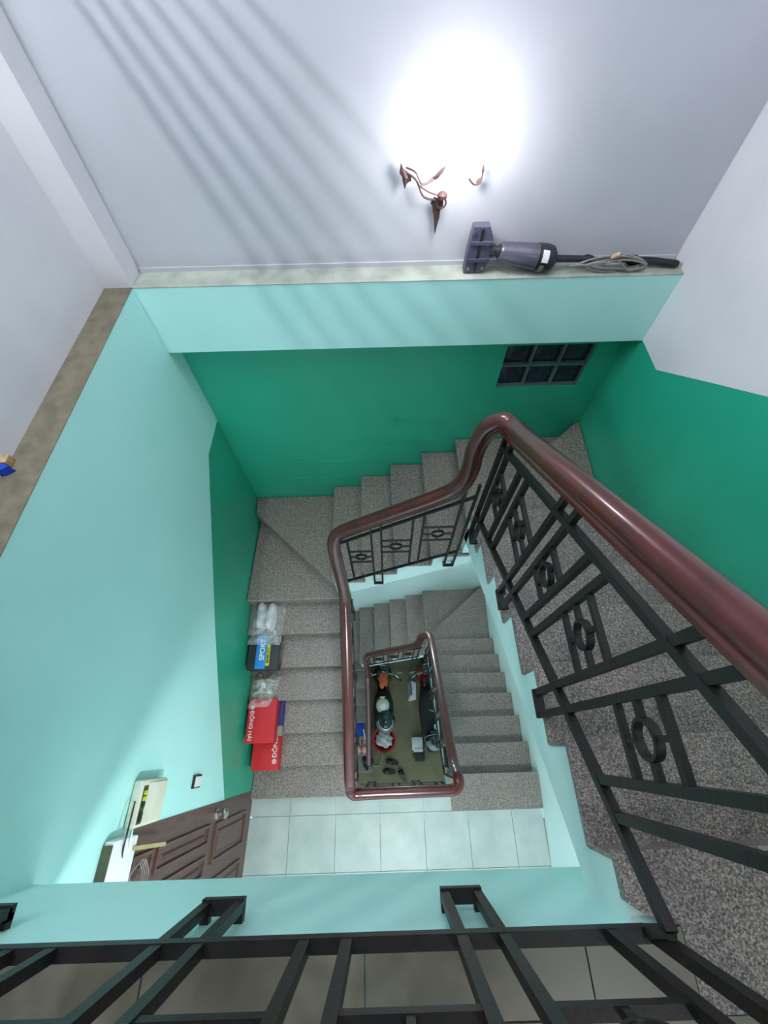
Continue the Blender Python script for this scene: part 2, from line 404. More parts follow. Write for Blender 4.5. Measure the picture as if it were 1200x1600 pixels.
# ------------------------------------------------------------------ stairs
def stairs(name, label, z0, rise, landing_x):
    t = thing(name, label, 'staircase', (0, 0, z0))
    th, ov = .03, .027
    Z = lambda k: z0 + k * rise
    gr, st = M['granite'], M['pale']
    D = .012
    diagL = (XL(2.03) + D, 2.03); diagLi = (X9 + .005, YWF + .012)
    diagR = (XR(YF) - D, YF - .005); diagRi = (xk(13) + .0, 1.40)
    def tread(poly, k):
        MB().slab(poly, Z(k) - th, Z(k)).build('tread', gr, t, bevel=.006, seg=1)
    def riser(p, q, k, th2=.02):
        th2 = -.6 * th2
        d = Vector((q[0] - p[0], q[1] - p[1])).normalized(); n = Vector((-d.y, d.x)) * th2
        MB().slab([p, q, (q[0] + n.x, q[1] + n.y), (p[0] + n.x, p[1] + n.y)], Z(k - 1), Z(k) - th).build('riser', gr, t)
    for k in range(1, 7):
        tread([(XL(yk(k)) + .002, yk(k) - ov), (XWL + .012, yk(k) - ov), (XWL + .012, yk(k + 1)), (XL(yk(k + 1)) + .002, yk(k + 1))], k)
        riser((XWL + .005, yk(k)), (XL(yk(k)) + .002, yk(k)), k, -.02)
    tread([(XL(yk(7)) + .002, yk(7) - ov), (XWL + .012, yk(7) - ov), (XWL + .012, YWF), (X9, YWF), diagLi, diagL], 7)
    riser((XWL + .005, yk(7)), (XL(yk(7)) + .002, yk(7)), 7, -.02)
    e = .0126
    tread([(diagLi[0] + e - .02, diagLi[1] - e), (X9 + .005, YWF - .012), (X9 + .005, YF - .002), (XL(YF) + .002, YF - .002), (diagL[0], diagL[1] - .025)], 8)
    riser(diagLi, diagL, 8, -.02)
    for k in range(9, 13):
        tread([(xk(k) - ov, YWF - .012), (xk(k + 1), YWF - .012), (xk(k + 1), YF - .002), (xk(k) - ov, YF - .002)], k)
        riser((xk(k), YWF - .005), (xk(k), YF - .002), k, -.02)
    tread([(xk(13) - ov, YWF - .012), (xk(13), YWF - .012), diagRi, diagR, (xk(13) - ov, YF - .002)], 13)
    riser((xk(13), YWF - .005), (xk(13), YF - .002), 13, -.02)
    tread([(xk(13) - .02, diagRi[1] - .01), (xk(13) - .02, diagRi[1] + .015), (diagR[0] - .02, diagR[1]), (XR(YF) - .002, YF - .004), (XR(yr(15)) - .002, yr(15)), (XWR - .012, yr(15)), (XWR - .012, YWF + .04), (xk(13) - .02, YWF + .04)], 14)
    riser(diagRi, diagR, 14, -.02)
    for k in range(15, 21):
        tread([(XWR - .012, yr(k) + ov), (XR(yr(k)) - .002, yr(k) + ov), (XR(yr(k + 1)) - .002, yr(k + 1)), (XWR - .012, yr(k + 1))], k)
        riser((XR(yr(k)) - .002, yr(k)), (XWR - .005, yr(k)), k, .02)
    riser((XR(Y21) - .002, Y21), (XWR - .005, Y21), 21, .02)
    y2 = Y21 - DL
    MB().slab([(XWR - .012, Y21 + ov), (XR(Y21) - .002, Y21 + ov), (XR(y2) - .002, y2), (landing_x, y2), (landing_x, YE + .006), (XWR + .02, YE + .03), (XWR - .012, YE + .05)], Z(21) - th, Z(21)).build('landing_strip', gr, t)
    # concrete bodies with stepped sides
    w = .15
    def prof(cs):  # cs: list of (s, z) top sawtooth then bottom
        return cs
    pts = [(Y1, Z(0) - .05)]
    for k in range(1, 8): pts += [(yk(k), Z(k) - th)] + ([(yk(k + 1), Z(k) - th)] if k < 7 else [])
    pts += [(yk(7) + .02, Z(7) - th), (yk(7) + .02, Z(7) - th - w - .03), (Y1 + .25, Z(0) - .06)]
    q = MB(); q.hexa([(XL(y) + .004, y, z) for y, z in pts], [(XWL, y, z) for y, z in pts]); q.build('stair_body', st, t)
    pts = [(X9, Z(8) - th)]
    for k in range(9, 13): pts += [(xk(k), Z(k) - th), (xk(k + 1), Z(k) - th)]
    pts += [(xk(13), Z(13) - th), (xk(13) + .02, Z(13) - th), (xk(13) + .02, Z(12) - w - th), (X9 + .05, Z(8) - w - th), (X9, Z(8) - w - th)]
    q = MB(); q.hexa([(x, YWF, z) for x, z in pts], [(x, YF - .004, z) for x, z in pts]); q.build('stair_body', st, t)
    pts = []
    for k in range(15, 21): pts += [(yr(k), Z(k) - th), (yr(k + 1), Z(k) - th)]
    pts += [(Y21, Z(21) - th), (YE + .05, Z(21) - th), (YE, Z(21) - th), (YE, Z(21) - th - .25), (Y21, Z(20) - w - th), (yr(15), Z(14) - w - th), (yr(15) + .01, Z(14) - w - th), (yr(15) + .01, Z(15) - th)]
    q = MB(); q.hexa([(XWR, y, z) for y, z in pts], [(XR(y) - .004, y, z) for y, z in pts]); q.build('stair_body', st, t)
    q = MB(); q.slab([(XL(yk(7)) + .004, yk(7)), (XWL, yk(7)), (XWL, YWF), (X9, YWF), diagLi, diagL], Z(7) - w - .05, Z(7) - th)
    q.slab([diagLi, (X9, YF - .004), (XL(YF) + .004, YF - .004), diagL], Z(7) - w - .05, Z(8) - th); q.build('winder_slab', st, t)
    q = MB(); q.slab([(xk(13), YWF), diagRi, diagR, (xk(13), YF - .004)], Z(13) - w, Z(13) - th)
    q.slab([(xk(13), diagRi[1]), diagR, (XR(yr(15)) - .004, yr(15)), (XWR, yr(15)), (XWR, YWF), (xk(13), YWF)], Z(13) - w, Z(14) - th); q.build('winder_slab', st, t)
    return t
stairs('staircase', 'upper granite winder staircase with stepped white sides climbing to the viewer', 0.0, r, .69)
stairs('staircase', 'lower granite winder staircase going down to the ground floor hall', G0, rl, .585)

# ------------------------------------------------------------------ railings
IW = .022
def lnf(p, q):
    m = (q[1] - p[1]) / (q[0] - p[0]); return lambda s: p[1] + m * (s - p[0])
def rail_panel(t, pos, s0, s1, zl, zu, zh, pairs, nrm, foot_to=.035, iw=IW, gap=.083, ornaments=True):
    """pos(s,z)->point; pairs: list of (s, kind, foot_z); nrm: direction from rail plane towards the slab face."""
    I = M['iron']; n = Vector(nrm)
    MB().bar(pos(s0, zl(s0)), pos(s1, zl(s1)), iw * 1.14, iw * 1.1).build('lower_rail', I, t)
    MB().bar(pos(s0, zu(s0)), pos(s1, zu(s1)), iw * 1.14, iw * 1.1).build('upper_rail', I, t)
    up = tuple(n)
    for s, kind, fz in pairs:
        for e in (-gap / 2, gap / 2):
            a = s + e
            zb = fz if kind == 'U' else zl(a)
            zt = zh(a) - .03 if kind == 'U' else zu(a)
            MB().bar(pos(a, zb), pos(a, zt), iw, iw, up=up).build('baluster', I, t)
        if kind == 'U':
            q = MB(); q.bar(pos(s - gap / 2 - iw / 2, fz), pos(s + gap / 2 + iw / 2, fz), iw * 1.5, iw)
            for e in (-gap / 2, gap / 2):
                p = Vector(pos(s + e, fz)); q.bar(p, p + n * foot_to, iw, iw)
            q.build('foot_bracket', I, t)
    if not ornaments: return
    for (sa, ka, _), (sb, kb, _) in zip(pairs[:-1], pairs[1:]):
        a, c = sa + gap / 2, sb - gap / 2
        mid = (a + c) / 2; zm = (zl(mid) + zu(mid)) / 2 + .03
        for d in (-.09, .095): MB().bar(pos(a, zm + d), pos(c, zm + d), iw * .75, iw * .85).build('cross_bar', I, t)
        R = .043
        MB().bar(pos(a, zm), pos(mid - R, zm), iw * .7, iw * .8).build('cross_bar', I, t); MB().bar(pos(mid + R, zm), pos(c, zm), iw * .7, iw * .8).build('cross_bar', I, t)
        MB().bar(pos(mid, zm + R), pos(mid, zm + .09), iw * .6, iw * .6, up=up).build('ring_stub', I, t); MB().bar(pos(mid, zm - R), pos(mid, zm - .085), iw * .6, iw * .6, up=up).build('ring_stub', I, t)
        q = MB(); hw = iw * .5
        vs = []; fs = []; K = 20
        for k in range(K):
            g = 2 * PI * k / K
            for rr, hh in ((R, -hw), (R, hw), (R - .008, hw), (R - .008, -hw)):
                p = Vector(pos(mid + rr * math.cos(g), zm + rr * math.sin(g))) + n * hh; vs.append(p)
        for k in range(K):
            l = (k + 1) % K
            for e in range(4): f = (e + 1) % 4; fs.append([k * 4 + e, k * 4 + f, l * 4 + f, l * 4 + e])
        q.add(vs, fs).build('ring', I, t, smooth=True)
HPROF = [(-.024, -.044), (.024, -.044), (.030, -.040), (.031, -.026), (.026, -.020), (.027, -.014), (.037, -.006), (.0415, .006), (.040, .020), (.033, .032), (.020, .040), (0, .043),
         (-.020, .040), (-.033, .032), (-.040, .020), (-.0415, .006), (-.037, -.006), (-.027, -.014), (-.026, -.020), (-.031, -.026), (-.030, -.040)]
def handrail(t, path, sc=1.0, k=6):
    """path: (x,y,z,heading_deg)"""
    P = spline([p[:3] for p in path], k); A = spline([(p[3], 0, 0) for p in path], k)
    vs = []; n = len(HPROF); fs = []
    for i, p in enumerate(P):
        tg = (P[min(i + 1, len(P) - 1)] - P[max(i - 1, 0)]).normalized()
        h = math.radians(A[i].x); side = Vector((math.sin(h), -math.cos(h), 0))
        side = (side - tg * side.dot(tg)).normalized(); up = side.cross(tg)
        for a, c in HPROF: vs.append(p + side * a * sc + up * c * sc)
    for i in range(len(P) - 1):
        for e in range(n): f = (e + 1) % n; fs.append([i * n + e, i * n + f, (i + 1) * n + f, (i + 1) * n + e])
    fs += [list(range(n))[::-1], [(len(P) - 1) * n + e for e in range(n)]]
    return MB().add(vs, fs).build('handrail', M['wood'], t, smooth=True)

# --- guard along the upper landing
tg = thing('guard_railing', 'black iron guard along the upper landing edge nearest the viewer', 'railing', (0, -.365, H))
yg = -.362
pg = lambda s, z: (s, yg, z)
cst = lambda v: (lambda s: v)
rail_panel(tg, pg, -1.26, .545, cst(3.600), cst(4.30), cst(4.45), [(-1.09, 'U', 3.32), (-.77, 'P', 0), (-.458, 'U', 3.325), (-.145, 'P', 0), (.19, 'U', 3.295), (.51, 'P', 0)], (0, -1, 0), .034, iw=.0235, gap=.09)
handrail(tg, [(-1.27, yg, 4.46, 0), (-.6, yg, 4.46, 0), (.2, yg, 4.46, 0), (.42, yg, 4.46, 0)])
# --- railing of the upper stairs
tu = thing('stair_railing', 'wrought iron railing with mahogany handrail on the upper staircase', 'railing', (.555, .4, 3))
XRR = .555
zl_ = lambda y: 3.352 - .655 * (y - .165); zu_ = lambda y: 3.40 + .66 * (1.06 - y); zh_ = lambda y: 3.48 + .70 * (1.136 - y)
pr_ = lambda s, z: (XRR, -s, z)
neg = lambda f: (lambda s: f(-s))
fz = lambda y: zl_(y) - .235
rail_panel(tu, pr_, -1.17, .34, neg(zl_), neg(zu_), neg(zh_), [(-1.13, 'U', fz(1.13)), (-.90, 'P', 0), (-.60, 'U', 2.885), (-.393, 'P', 0), (-.125, 'U', 3.155), (.125, 'P', 0)], (1, 0, 0), .03, iw=.0215, gap=.075)
MB().bar((XRR, -.34, zl_(-.34)), (.545, yg, 3.600), .024).build('lower_rail', M['iron'], tu)
MB().bar((XRR, -.34, zu_(-.34)), (.545, yg, 4.30), .024).build('upper_rail', M['iron'], tu)
YR = 1.205
fzl = lnf((-.041, 1.495 + .235), (.496, 1.845 + .235)); hzf = lnf((-.25, 2.465), (.34, 2.865))
pf_ = lambda s, z: (s, YR, z)
zuf = lambda s: hzf(s) - .15
rail_panel(tu, pf_, -.30, .53, fzl, zuf, hzf, [(-.27, 'P', 0), (-.041, 'U', 1.495), (.225, 'P', 0), (.496, 'U', 1.845)], (0, 1, 0), .03, iw=.0145, gap=.066)
nose = lambda y: r + (y - Y1) * r / GL
XLR = -.285
pl_ = lambda s, z: (XLR, s, z)
rail_panel(tu, pl_, -.26, 1.15, lambda s: nose(s) + .13, lambda s: nose(s) + .78, lambda s: nose(s) + .93,
           [(-.2, 'P', 0), (.06, 'U', nose(.06) - .12), (.32, 'P', 0), (.58, 'U', nose(.58) - .12), (.84, 'P', 0), (1.08, 'U', nose(1.08) - .12)], (-1, 0, 0), .03, iw=.0145, gap=.066)
handrail(tu, [(.42, yg, 4.46, 0), (.50, yg + .012, 4.46, 25), (.545, yg + .06, 4.46, 70), (XRR, -.25, 4.44, 90), (XRR, -.16, zh_(-.16), 90), (XRR, .2, zh_(.2), 90), (XRR, .7, zh_(.7), 90), (XRR, 1.05, zh_(1.05), 90), (.552, 1.145, 3.482, 95), (.525, 1.196, 3.462, 125), (.474, 1.212, 3.40, 160), (.448, 1.212, 3.27, 175), (.448, 1.207, 3.11, 180), (.42, YR, 2.965, 180), (.33, YR, 2.862, 180), (.05, YR, hzf(.05), 180), (-.22, YR, hzf(-.22), 180), (-.287, 1.198, 2.425, 200), (-.316, 1.165, 2.375, 245), (-.312, 1.11, 2.26, 268), (-.298, 1.05, 2.11, 270), (-.285, .97, 1.96, 270), (-.283, .82, 1.83, 270), (XLR, .3, nose(.3) + .93, 270), (-.29, -.17, nose(-.17) + .93, 270), (-.293, -.235, 1.10, 272), (-.296, -.275, 1.04, 285), (-.27, -.302, 1.015, 330), (-.21, -.302, 1.01, 355)])
# --- railing of the lower stairs, with the landing guard
tw = thing('stair_railing', 'wrought iron railing with mahogany handrail round the small well of the lower staircase', 'railing', (.53, .4, 0))
YG = -.30
pp = lambda s, z: (s, YG, z)
rail_panel(tw, pp, -.27, .51, cst(.13), cst(.86), cst(1.0), [(-.17, 'U', -.12), (.06, 'P', 0), (.26, 'U', -.12), (.46, 'P', 0)], (0, -1, 0), .09, iw=.0145, gap=.066)
nl = lambda y: -(y - Y21) * rl / G
XQ = .53
pq = lambda s, z: (XQ, -s, z)
rail_panel(tw, pq, -1.13, .24, lambda s: nl(-s) + .13, lambda s: nl(-s) + .80, lambda s: nl(-s) + .96, [(-1.05, 'U', nl(1.05) - .14), (-.8, 'P', 0), (-.54, 'U', nl(.54) - .14), (-.28, 'P', 0), (-.02, 'U', nl(.02) - .14), (.2, 'P', 0)], (1, 0, 0), .05, iw=.0145, gap=.066)
nf = lambda x: G0 + 9 * rl + (x - X9) * rl / G2
YQ = 1.18
pz = lambda s, z: (s, YQ, z)
rail_panel(tw, pz, -.29, .50, lambda s: nf(s) + .08, lambda s: nf(s) + .70, lambda s: nf(s) + .88, [(-.22, 'P', 0), (.0, 'U', nf(0) - .14), (.22, 'P', 0), (.44, 'U', nf(.44) - .14)], (0, 1, 0), .05, iw=.0145, gap=.066)
nq = lambda y: G0 + rl + (y - Y1) * rl / GL
XS = -.30
px_ = lambda s, z: (XS, s, z)
rail_panel(tw, px_, -.3, 1.12, lambda s: nq(s) + .13, lambda s: nq(s) + .78, lambda s: nq(s) + .93, [(-.22, 'U', G0 + .0), (.06, 'P', 0), (.32, 'U', nq(.32) - .14), (.58, 'P', 0), (.84, 'U', nq(.84) - .14), (1.06, 'P', 0)], (-1, 0, 0), .02, iw=.0145, gap=.066)
handrail(tw, [(-.21, -.302, 1.01, 0), (0, -.30, 1.0, 0), (.42, -.298, 1.0, 0), (.50, -.292, 1.0, 20), (.532, -.265, .995, 60), (.535, -.215, .98, 85), (.53, -.17, .91, 90), (.53, -.08, .80, 90), (.53, .4, nl(.4) + .955, 90), (.53, .95, nl(.95) + .955, 90), (.528, 1.07, -.12, 92), (.515, 1.13, -.16, 110), (.475, 1.165, -.22, 145), (.44, 1.18, -.42, 175), (.43, 1.18, -.70, 180), (.38, YQ, -.92, 180), (.28, YQ, nf(.28) + .9, 180), (-.2, YQ, nf(-.2) + .88, 180), (-.262, 1.172, nf(-.262) + .86, 200), (-.292, 1.14, -1.60, 245), (-.296, 1.09, -1.78, 268), (-.295, 1.02, -1.98, 270), (-.298, .92, nq(.92) + .93, 270), (-.305, .4, nq(.4) + .93, 270), (-.325, -.22, nq(-.22) + .93, 270)])

# ------------------------------------------------------------------ door in the left wall
def LW(y, z, d): return (XL(y) + d, y, z)
dr = struct(MB().hexa([LW(DY0 - .002, .012, -.06), LW(DY0 - .002, .012, -.02), LW(DY1 + .002, .012, -.02), LW(DY1 + .002, .012, -.06)],
             [LW(DY0 - .002, DZ - .004, -.06), LW(DY0 - .002, DZ - .004, -.02), LW(DY1 + .002, DZ - .004, -.02), LW(DY1 + .002, DZ - .004, -.06)]).build('door_1', [M['door']]), 'brown panelled wooden door below the white wall boxes')
def panel(y0, y1, z0, z1):
    q = MB(); e = .02
    for a0, a1, c0, c1 in ((y0, y1, z0 - e, z0), (y0, y1, z1, z1 + e), (y0, y0 + e, z0, z1), (y1 - e, y1, z0, z1)):
        q.hexa([LW(a0, c0, -.021), LW(a1, c0, -.021), LW(a1, c1, -.021), LW(a0, c1, -.021)], [LW(a0, c0, -.006), LW(a1, c0, -.006), LW(a1, c1, -.006), LW(a0, c1, -.006)])
    pm = q.build('panel_moulding', M['door'], dr)
    i = .045
    MB().hexa([LW(y0 - .0 + i, z0 + i, -.021), LW(y1 - i, z0 + i, -.021), LW(y1 - i, z1 - i, -.021), LW(y0 + i, z1 - i, -.021)],
              [LW(y0 + i + .015, z0 + i + .015, -.010), LW(y1 - i - .015, z0 + i + .015, -.010), LW(y1 - i - .015, z1 - i - .015, -.010), LW(y0 + i + .015, z1 - i - .015, -.010)]).build('panel', M['door'], pm)
for y1, y0 in ((-.46, -.705), (-.805, -1.05)): panel(y0, y1, .22, .93)
for y1, y0 in ((-.45, -.575), (-.63, -.755), (-.81, -.935), (-.98, -1.10)): panel(y0, y1, 1.10, 1.85)
for y1, y0 in ((-.45, -.755), (-.81, -1.10)): panel(y0, y1, 1.94, 2.12)
kn = MB().lathe([(.038, 0), (.038, .01), (.017, .014), (.015, .04), (.03, .05), (.038, .066), (.035, .082), (.018, .092)], LW(-.40, .98, -.02), (1, 0, 0), 18).build('door_knob', M['chrome'], dr, smooth=True)
b = MB()
for y in (DY0 + .0, DY1 - .045):
    b.hexa([LW(y, 0, -.1), LW(y, 0, .004), LW(y + .045, 0, .004), LW(y + .045, 0, -.1)], [LW(y, DZ, -.1), LW(y, DZ, .004), LW(y + .045, DZ, .004), LW(y + .045, DZ, -.1)])
# (the jamb is plastered in; only a thin architrave edge shows)
bv = MB(); bv.hexa([LW(DY0 - .006, 0, -.05), LW(DY0 - .006, 0, .004), LW(DY0 + .008, 0, .004), LW(DY0 + .008, 0, -.05)], [LW(DY0 - .006, DZ, -.05), LW(DY0 - .006, DZ, .004), LW(DY0 + .008, DZ, .004), LW(DY0 + .008, DZ, -.05)]).build('door_jamb', M['door'], dr)

# ------------------------------------------------------------------ wall boxes by the door
rt = thing('network_box', 'cream wall-mounted network box with black and yellow sockets above the door corner', 'router', LW(-.21, 2.08, 0))
MB().hexa([LW(-.31, 2.08, .003), LW(-.31, 2.08, .055), LW(-.11, 2.08, .055), LW(-.11, 2.08, .003)], [LW(-.31, 2.34, .003), LW(-.31, 2.34, .055), LW(-.11, 2.34, .055), LW(-.11, 2.34, .003)]).build('casing', M['offwhite'], rt, bevel=.012, smooth=True)
MB().hexa([LW(-.297, 2.09, .054), LW(-.297, 2.09, .060), LW(-.123, 2.09, .060), LW(-.123, 2.09, .054)], [LW(-.297, 2.285, .054), LW(-.297, 2.285, .060), LW(-.123, 2.285, .060), LW(-.123, 2.285, .054)]).build('front_cover', M['offwhite'], rt, bevel=.004)
bay = MB().hexa([LW(-.295, 2.29, .050), LW(-.295, 2.29, .057), LW(-.135, 2.29, .057), LW(-.135, 2.29, .050)], [LW(-.295, 2.33, .050), LW(-.295, 2.33, .057), LW(-.135, 2.33, .057), LW(-.135, 2.33, .050)]).build('socket_bay', M['olive'], rt)
for i, (y, m) in enumerate(((-.165, 'yellow'), (-.19, 'yellow'), (-.215, 'black'), (-.255, 'black'), (-.275, 'black'))):
    MB().hexa([LW(y - .009, 2.30, .055), LW(y - .009, 2.30, .064), LW(y + .009, 2.30, .064), LW(y + .009, 2.30, .055)], [LW(y - .009, 2.322, .055), LW(y - .009, 2.322, .064), LW(y + .009, 2.322, .064), LW(y + .009, 2.322, .055)]).build('socket', M[m], bay)
MB().tube(spline([LW(-.20, 2.34, .03), LW(-.24, 2.40, .06), LW(-.32, 2.42, .07), LW(-.39, 2.40, .06), LW(-.44, 2.36, .05)]), .004, 6).build('cable', M['black'], rt, smooth=True)
MB().tube(spline([LW(-.26, 2.34, .03), LW(-.30, 2.38, .07), LW(-.36, 2.37, .07), LW(-.41, 2.33, .06)]), .0035, 6).build('cable', M['whitep'], rt, smooth=True)
w2 = thing('wall_cabinet', 'white plastic cable box mounted over the door head', 'box', LW(-.48, 2.32, 0))
MB().hexa([LW(-.62, 2.30, .003), LW(-.62, 2.30, .07), LW(-.335, 2.30, .07), LW(-.335, 2.30, .003)], [LW(-.62, 2.47, .003), LW(-.62, 2.47, .05), LW(-.335, 2.47, .05), LW(-.335, 2.47, .003)]).build('casing', M['whitep'], w2, bevel=.01, smooth=True)
MB().hexa([LW(-.60, 2.47, .004), LW(-.60, 2.47, .046), LW(-.35, 2.47, .046), LW(-.35, 2.47, .004)], [LW(-.60, 2.476, .004), LW(-.60, 2.476, .044), LW(-.35, 2.476, .044), LW(-.35, 2.476, .004)]).build('top_cap', M['olive'], w2)
MB().bar(LW(-.385, 2.33, .075), LW(-.43, 1.93, .05), .018, .005, up=(1, 0, 0)).build('hanging_strip', M['leafstick'], w2)
for k in range(4):
    rr = .05 + .006 * k
    MB().tube([LW(-.52 + rr * math.cos(a * PI / 10), 2.18 + rr * 1.3 * math.sin(a * PI / 10), .04 + .006 * k + .006 * math.sin(a)) for a in range(20)], .0028, 5, closed=True).build('cable_coil', M['cord'], w2, smooth=True)
MB().tube(spline([LW(-.52, 2.30, .045), LW(-.50, 2.27, .045), LW(-.52, 2.245, .05)]), .0028, 5).build('cable', M['cord'], w2)
sw = thing('light_switch', 'small white switch plate with dark rim on the mint wall', 'switch', LW(-.16, 1.47, 0))
MB().hexa([LW(-.20, 1.475, .001), LW(-.20, 1.475, .012), LW(-.125, 1.475, .012), LW(-.125, 1.475, .001)], [LW(-.20, 1.60, .001), LW(-.20, 1.60, .012), LW(-.125, 1.60, .012), LW(-.125, 1.60, .001)]).build('back_plate', M['sandal'], sw, bevel=.003)
MB().hexa([LW(-.192, 1.483, .011), LW(-.192, 1.483, .018), LW(-.133, 1.483, .018), LW(-.133, 1.483, .011)], [LW(-.192, 1.58, .011), LW(-.192, 1.58, .018), LW(-.133, 1.58, .018), LW(-.133, 1.58, .011)]).build('rocker', M['whitep'], sw, bevel=.002)

# ------------------------------------------------------------------ goods on the left flight
def plate(name, m, parent, x0, x1, y0, y1, z0, z1, bev=.003):
    return MB().box(x0, x1, y0, y1, z0, z1).build(name, m, parent, bevel=bev)
def carton(label, x0, x1, y0, y1, z0, h, m, lid=.35):
    t = thing('shoe_box', label, 'box', ((x0 + x1) / 2, (y0 + y1) / 2, z0), 0, 'shoe boxes on the left steps')
    plate('box_base', m, t, x0 + .004, x1 - .004, y0 + .004, y1 - .004, z0 + .001, z0 + h * .97)
    plate('lid', m, t, x0, x1, y0, y1, z0 + h * (1 - lid), z0 + h)
    return t
def TZ(x, y, z, ang): return Matrix.Translation((x, y, z)) @ Matrix.Rotation(ang, 4, 'Z')
def dong_hai(t, size, Mx, bold):
    # 'ĐÔNG HẢI': the stroke of the Đ and the hook of the Ả are drawn as their own strokes
    o = text_mesh('DÔNG HAI', size, 'printed_lettering', M['ink'], Matrix.Identity(4), t, bold=bold)
    xs = [v.co.x for v in o.data.vertices]; x0, x1 = min(xs), max(xs); ys = [v.co.y for v in o.data.vertices]; y0 = min(ys)
    cap = size * .70; iw_ = size * .11
    q = MB(); q.box(x0 - size * .09, x0 + size * .28, y0 + cap * .46, y0 + cap * .46 + iw_, -.0006, .0006)
    xa = x1 - size * .47
    q.tube([(xa - size * .05, y0 + cap * 1.30, 0), (xa + size * .03, y0 + cap * 1.33, 0), (xa + size * .04, y0 + cap * 1.2, 0), (xa, y0 + cap * 1.14, 0), (xa, y0 + cap * 1.06, 0)], size * .035, 6)
    o.data.transform(Mx); q.xf(Mx).build('printed_accent', M['ink'], t)
def logo(t, x, y, z, R=.014):
    q = MB(); K = 18; vs = []; fs = []
    for k in range(K):
        g = 2 * PI * k / K
        for rr in (R, R * .78): vs.append((x + rr * math.cos(g), y + rr * math.sin(g), z))
    for k in range(K): l = (k + 1) % K; fs.append([2 * k, 2 * l, 2 * l + 1, 2 * k + 1])
    q.add(vs, fs); q.box(x - R * .62, x + R * .62, y - R * .34, y - R * .1, z - .0005, z + .0002); q.box(x - R * .62, x + R * .62, y + R * .1, y + R * .34, z - .0005, z + .0002)
    q.box(x - R * .1, x + R * .1, y - R * .8, y + R * .8, z - .0005, z + .0002)
    return q.build('printed_logo', M['ink'], t)
z3, z2 = 3 * r, 2 * r
bb = carton('navy and grey shoe box lying under the upper red box', -1.23, -.962, .12, .44, z3, .088, M['bluec'])
plate('grey_sleeve', M['greyc'], bb, -1.232, -.9605, .118, .20, z3 + .003, z3 + .0895)
bp_ = thing('shoe_box', 'upper red shoe box with white ĐÔNG HẢI lettering along its wall side', 'box', (-1.12, .24, z3 + .09), 0, 'shoe boxes on the left steps')
plate('box_base', M['red'], bp_, -1.24, -.998, .066, .408, z3 + .092, z3 + .215); plate('lid', M['red'], bp_, -1.244, -.994, .062, .412, z3 + .165, z3 + .222)
zt = z3 + .2226
dong_hai(bp_, .047, TZ(-1.208, .200, zt, -PI / 2), .0004); logo(bp_, -1.208, .345, zt, .017)
rb2 = carton('lower red shoe box with a round white logo and lettering partly covered', -1.24, -.998, -.150, .185, z2, .125, M['red'])
zt = z2 + .1256
dong_hai(rb2, .055, TZ(-1.035, .085, zt, PI / 2), .0004); logo(rb2, -1.035, -.082, zt, .02)
z5 = 5 * r
bk = carton('black shoe box with blue SPORT label sitting on the steps', -1.235, -.96, .628, .948, z5, .13, M['blackc'], .5)
zt = z5 + .1302
plate('blue_label', M['cyan'], bk, -1.165, -1.075, .635, .935, zt - .002, zt + .0012, 0)
plate('lime_label', M['yellow'], bk, -1.072, -1.04, .66, .84, zt - .002, zt + .0012, 0)
text_mesh('SPORT', .062, 'printed_lettering', M['ink'], TZ(-1.108, .80, zt + .0015, PI / 2), bk, bold=.0012)
text_mesh('MEMORY', .034, 'printed_lettering', M['blackc'], TZ(-1.056, .75, zt + .0015, PI / 2), bk, bold=.0006)
plate('side_stripe', M['greyc'], bk, -.9612, -.9592, .68, .90, z5 + .05, z5 + .075, 0)

def shoe(t, loc, ang, L=.25, up='shoew', toe='shoew', lace=True):
    Mx = Matrix.Translation(loc) @ Matrix.Rotation(ang, 4, 'Z')
    def outl(u): # half width along length
        return .036 * (.75 + .35 * math.sin(PI * (u * .85 + .12))) * (1 - max(0, (u - .9) / .1) ** 2 * .45) * (1 - max(0, (.08 - u) / .08) ** 2 * .45)
    def fn(a, u):
        w = outl(u); hgt = .085 - .045 * min(1, max(0, (u - .25) / .45)) if u < .93 else .03
        g = 2 * PI * a; x = math.cos(g); z = math.sin(g)
        return Mx @ Vector((w * x * (abs(x) ** -.3 if abs(x) > .05 else 1), (u - .5) * L, max(.0, .03 + z * (hgt if z > 0 else .03))))
    MB().grid(fn, 16, 14, closed_u=True).build('shoe_upper', M[up], t, smooth='all')
    vs = [(outl(i / 11) * 1.08 * s, (i / 11 - .5) * L * 1.03) for s, rng in ((1, range(12)), (-1, range(11, -1, -1))) for i in rng]
    MB().slab(vs, 0, .018).xf(Mx).build('shoe_sole', M[toe], t)
    MB().ball((0, L * .33, .026), .037, 12, sc=(.95, 1.25, .8)).xf(Mx).build('toe_cap', M[toe], t, smooth='all')
    MB().ball((0, -L * .2, .06), .034, 12, sc=(.95, 1.6, .85)).xf(Mx).build('shoe_collar', M['shoeg'], t, smooth='all')
    if lace:
        for k in range(4):
            y = -.02 + k * .024
            MB().bar(Mx @ Vector((-.025, y, .083 - k * .009)), Mx @ Vector((.025, y + .006, .083 - k * .009)), .008, .004).build('lace', M['ink'], t)
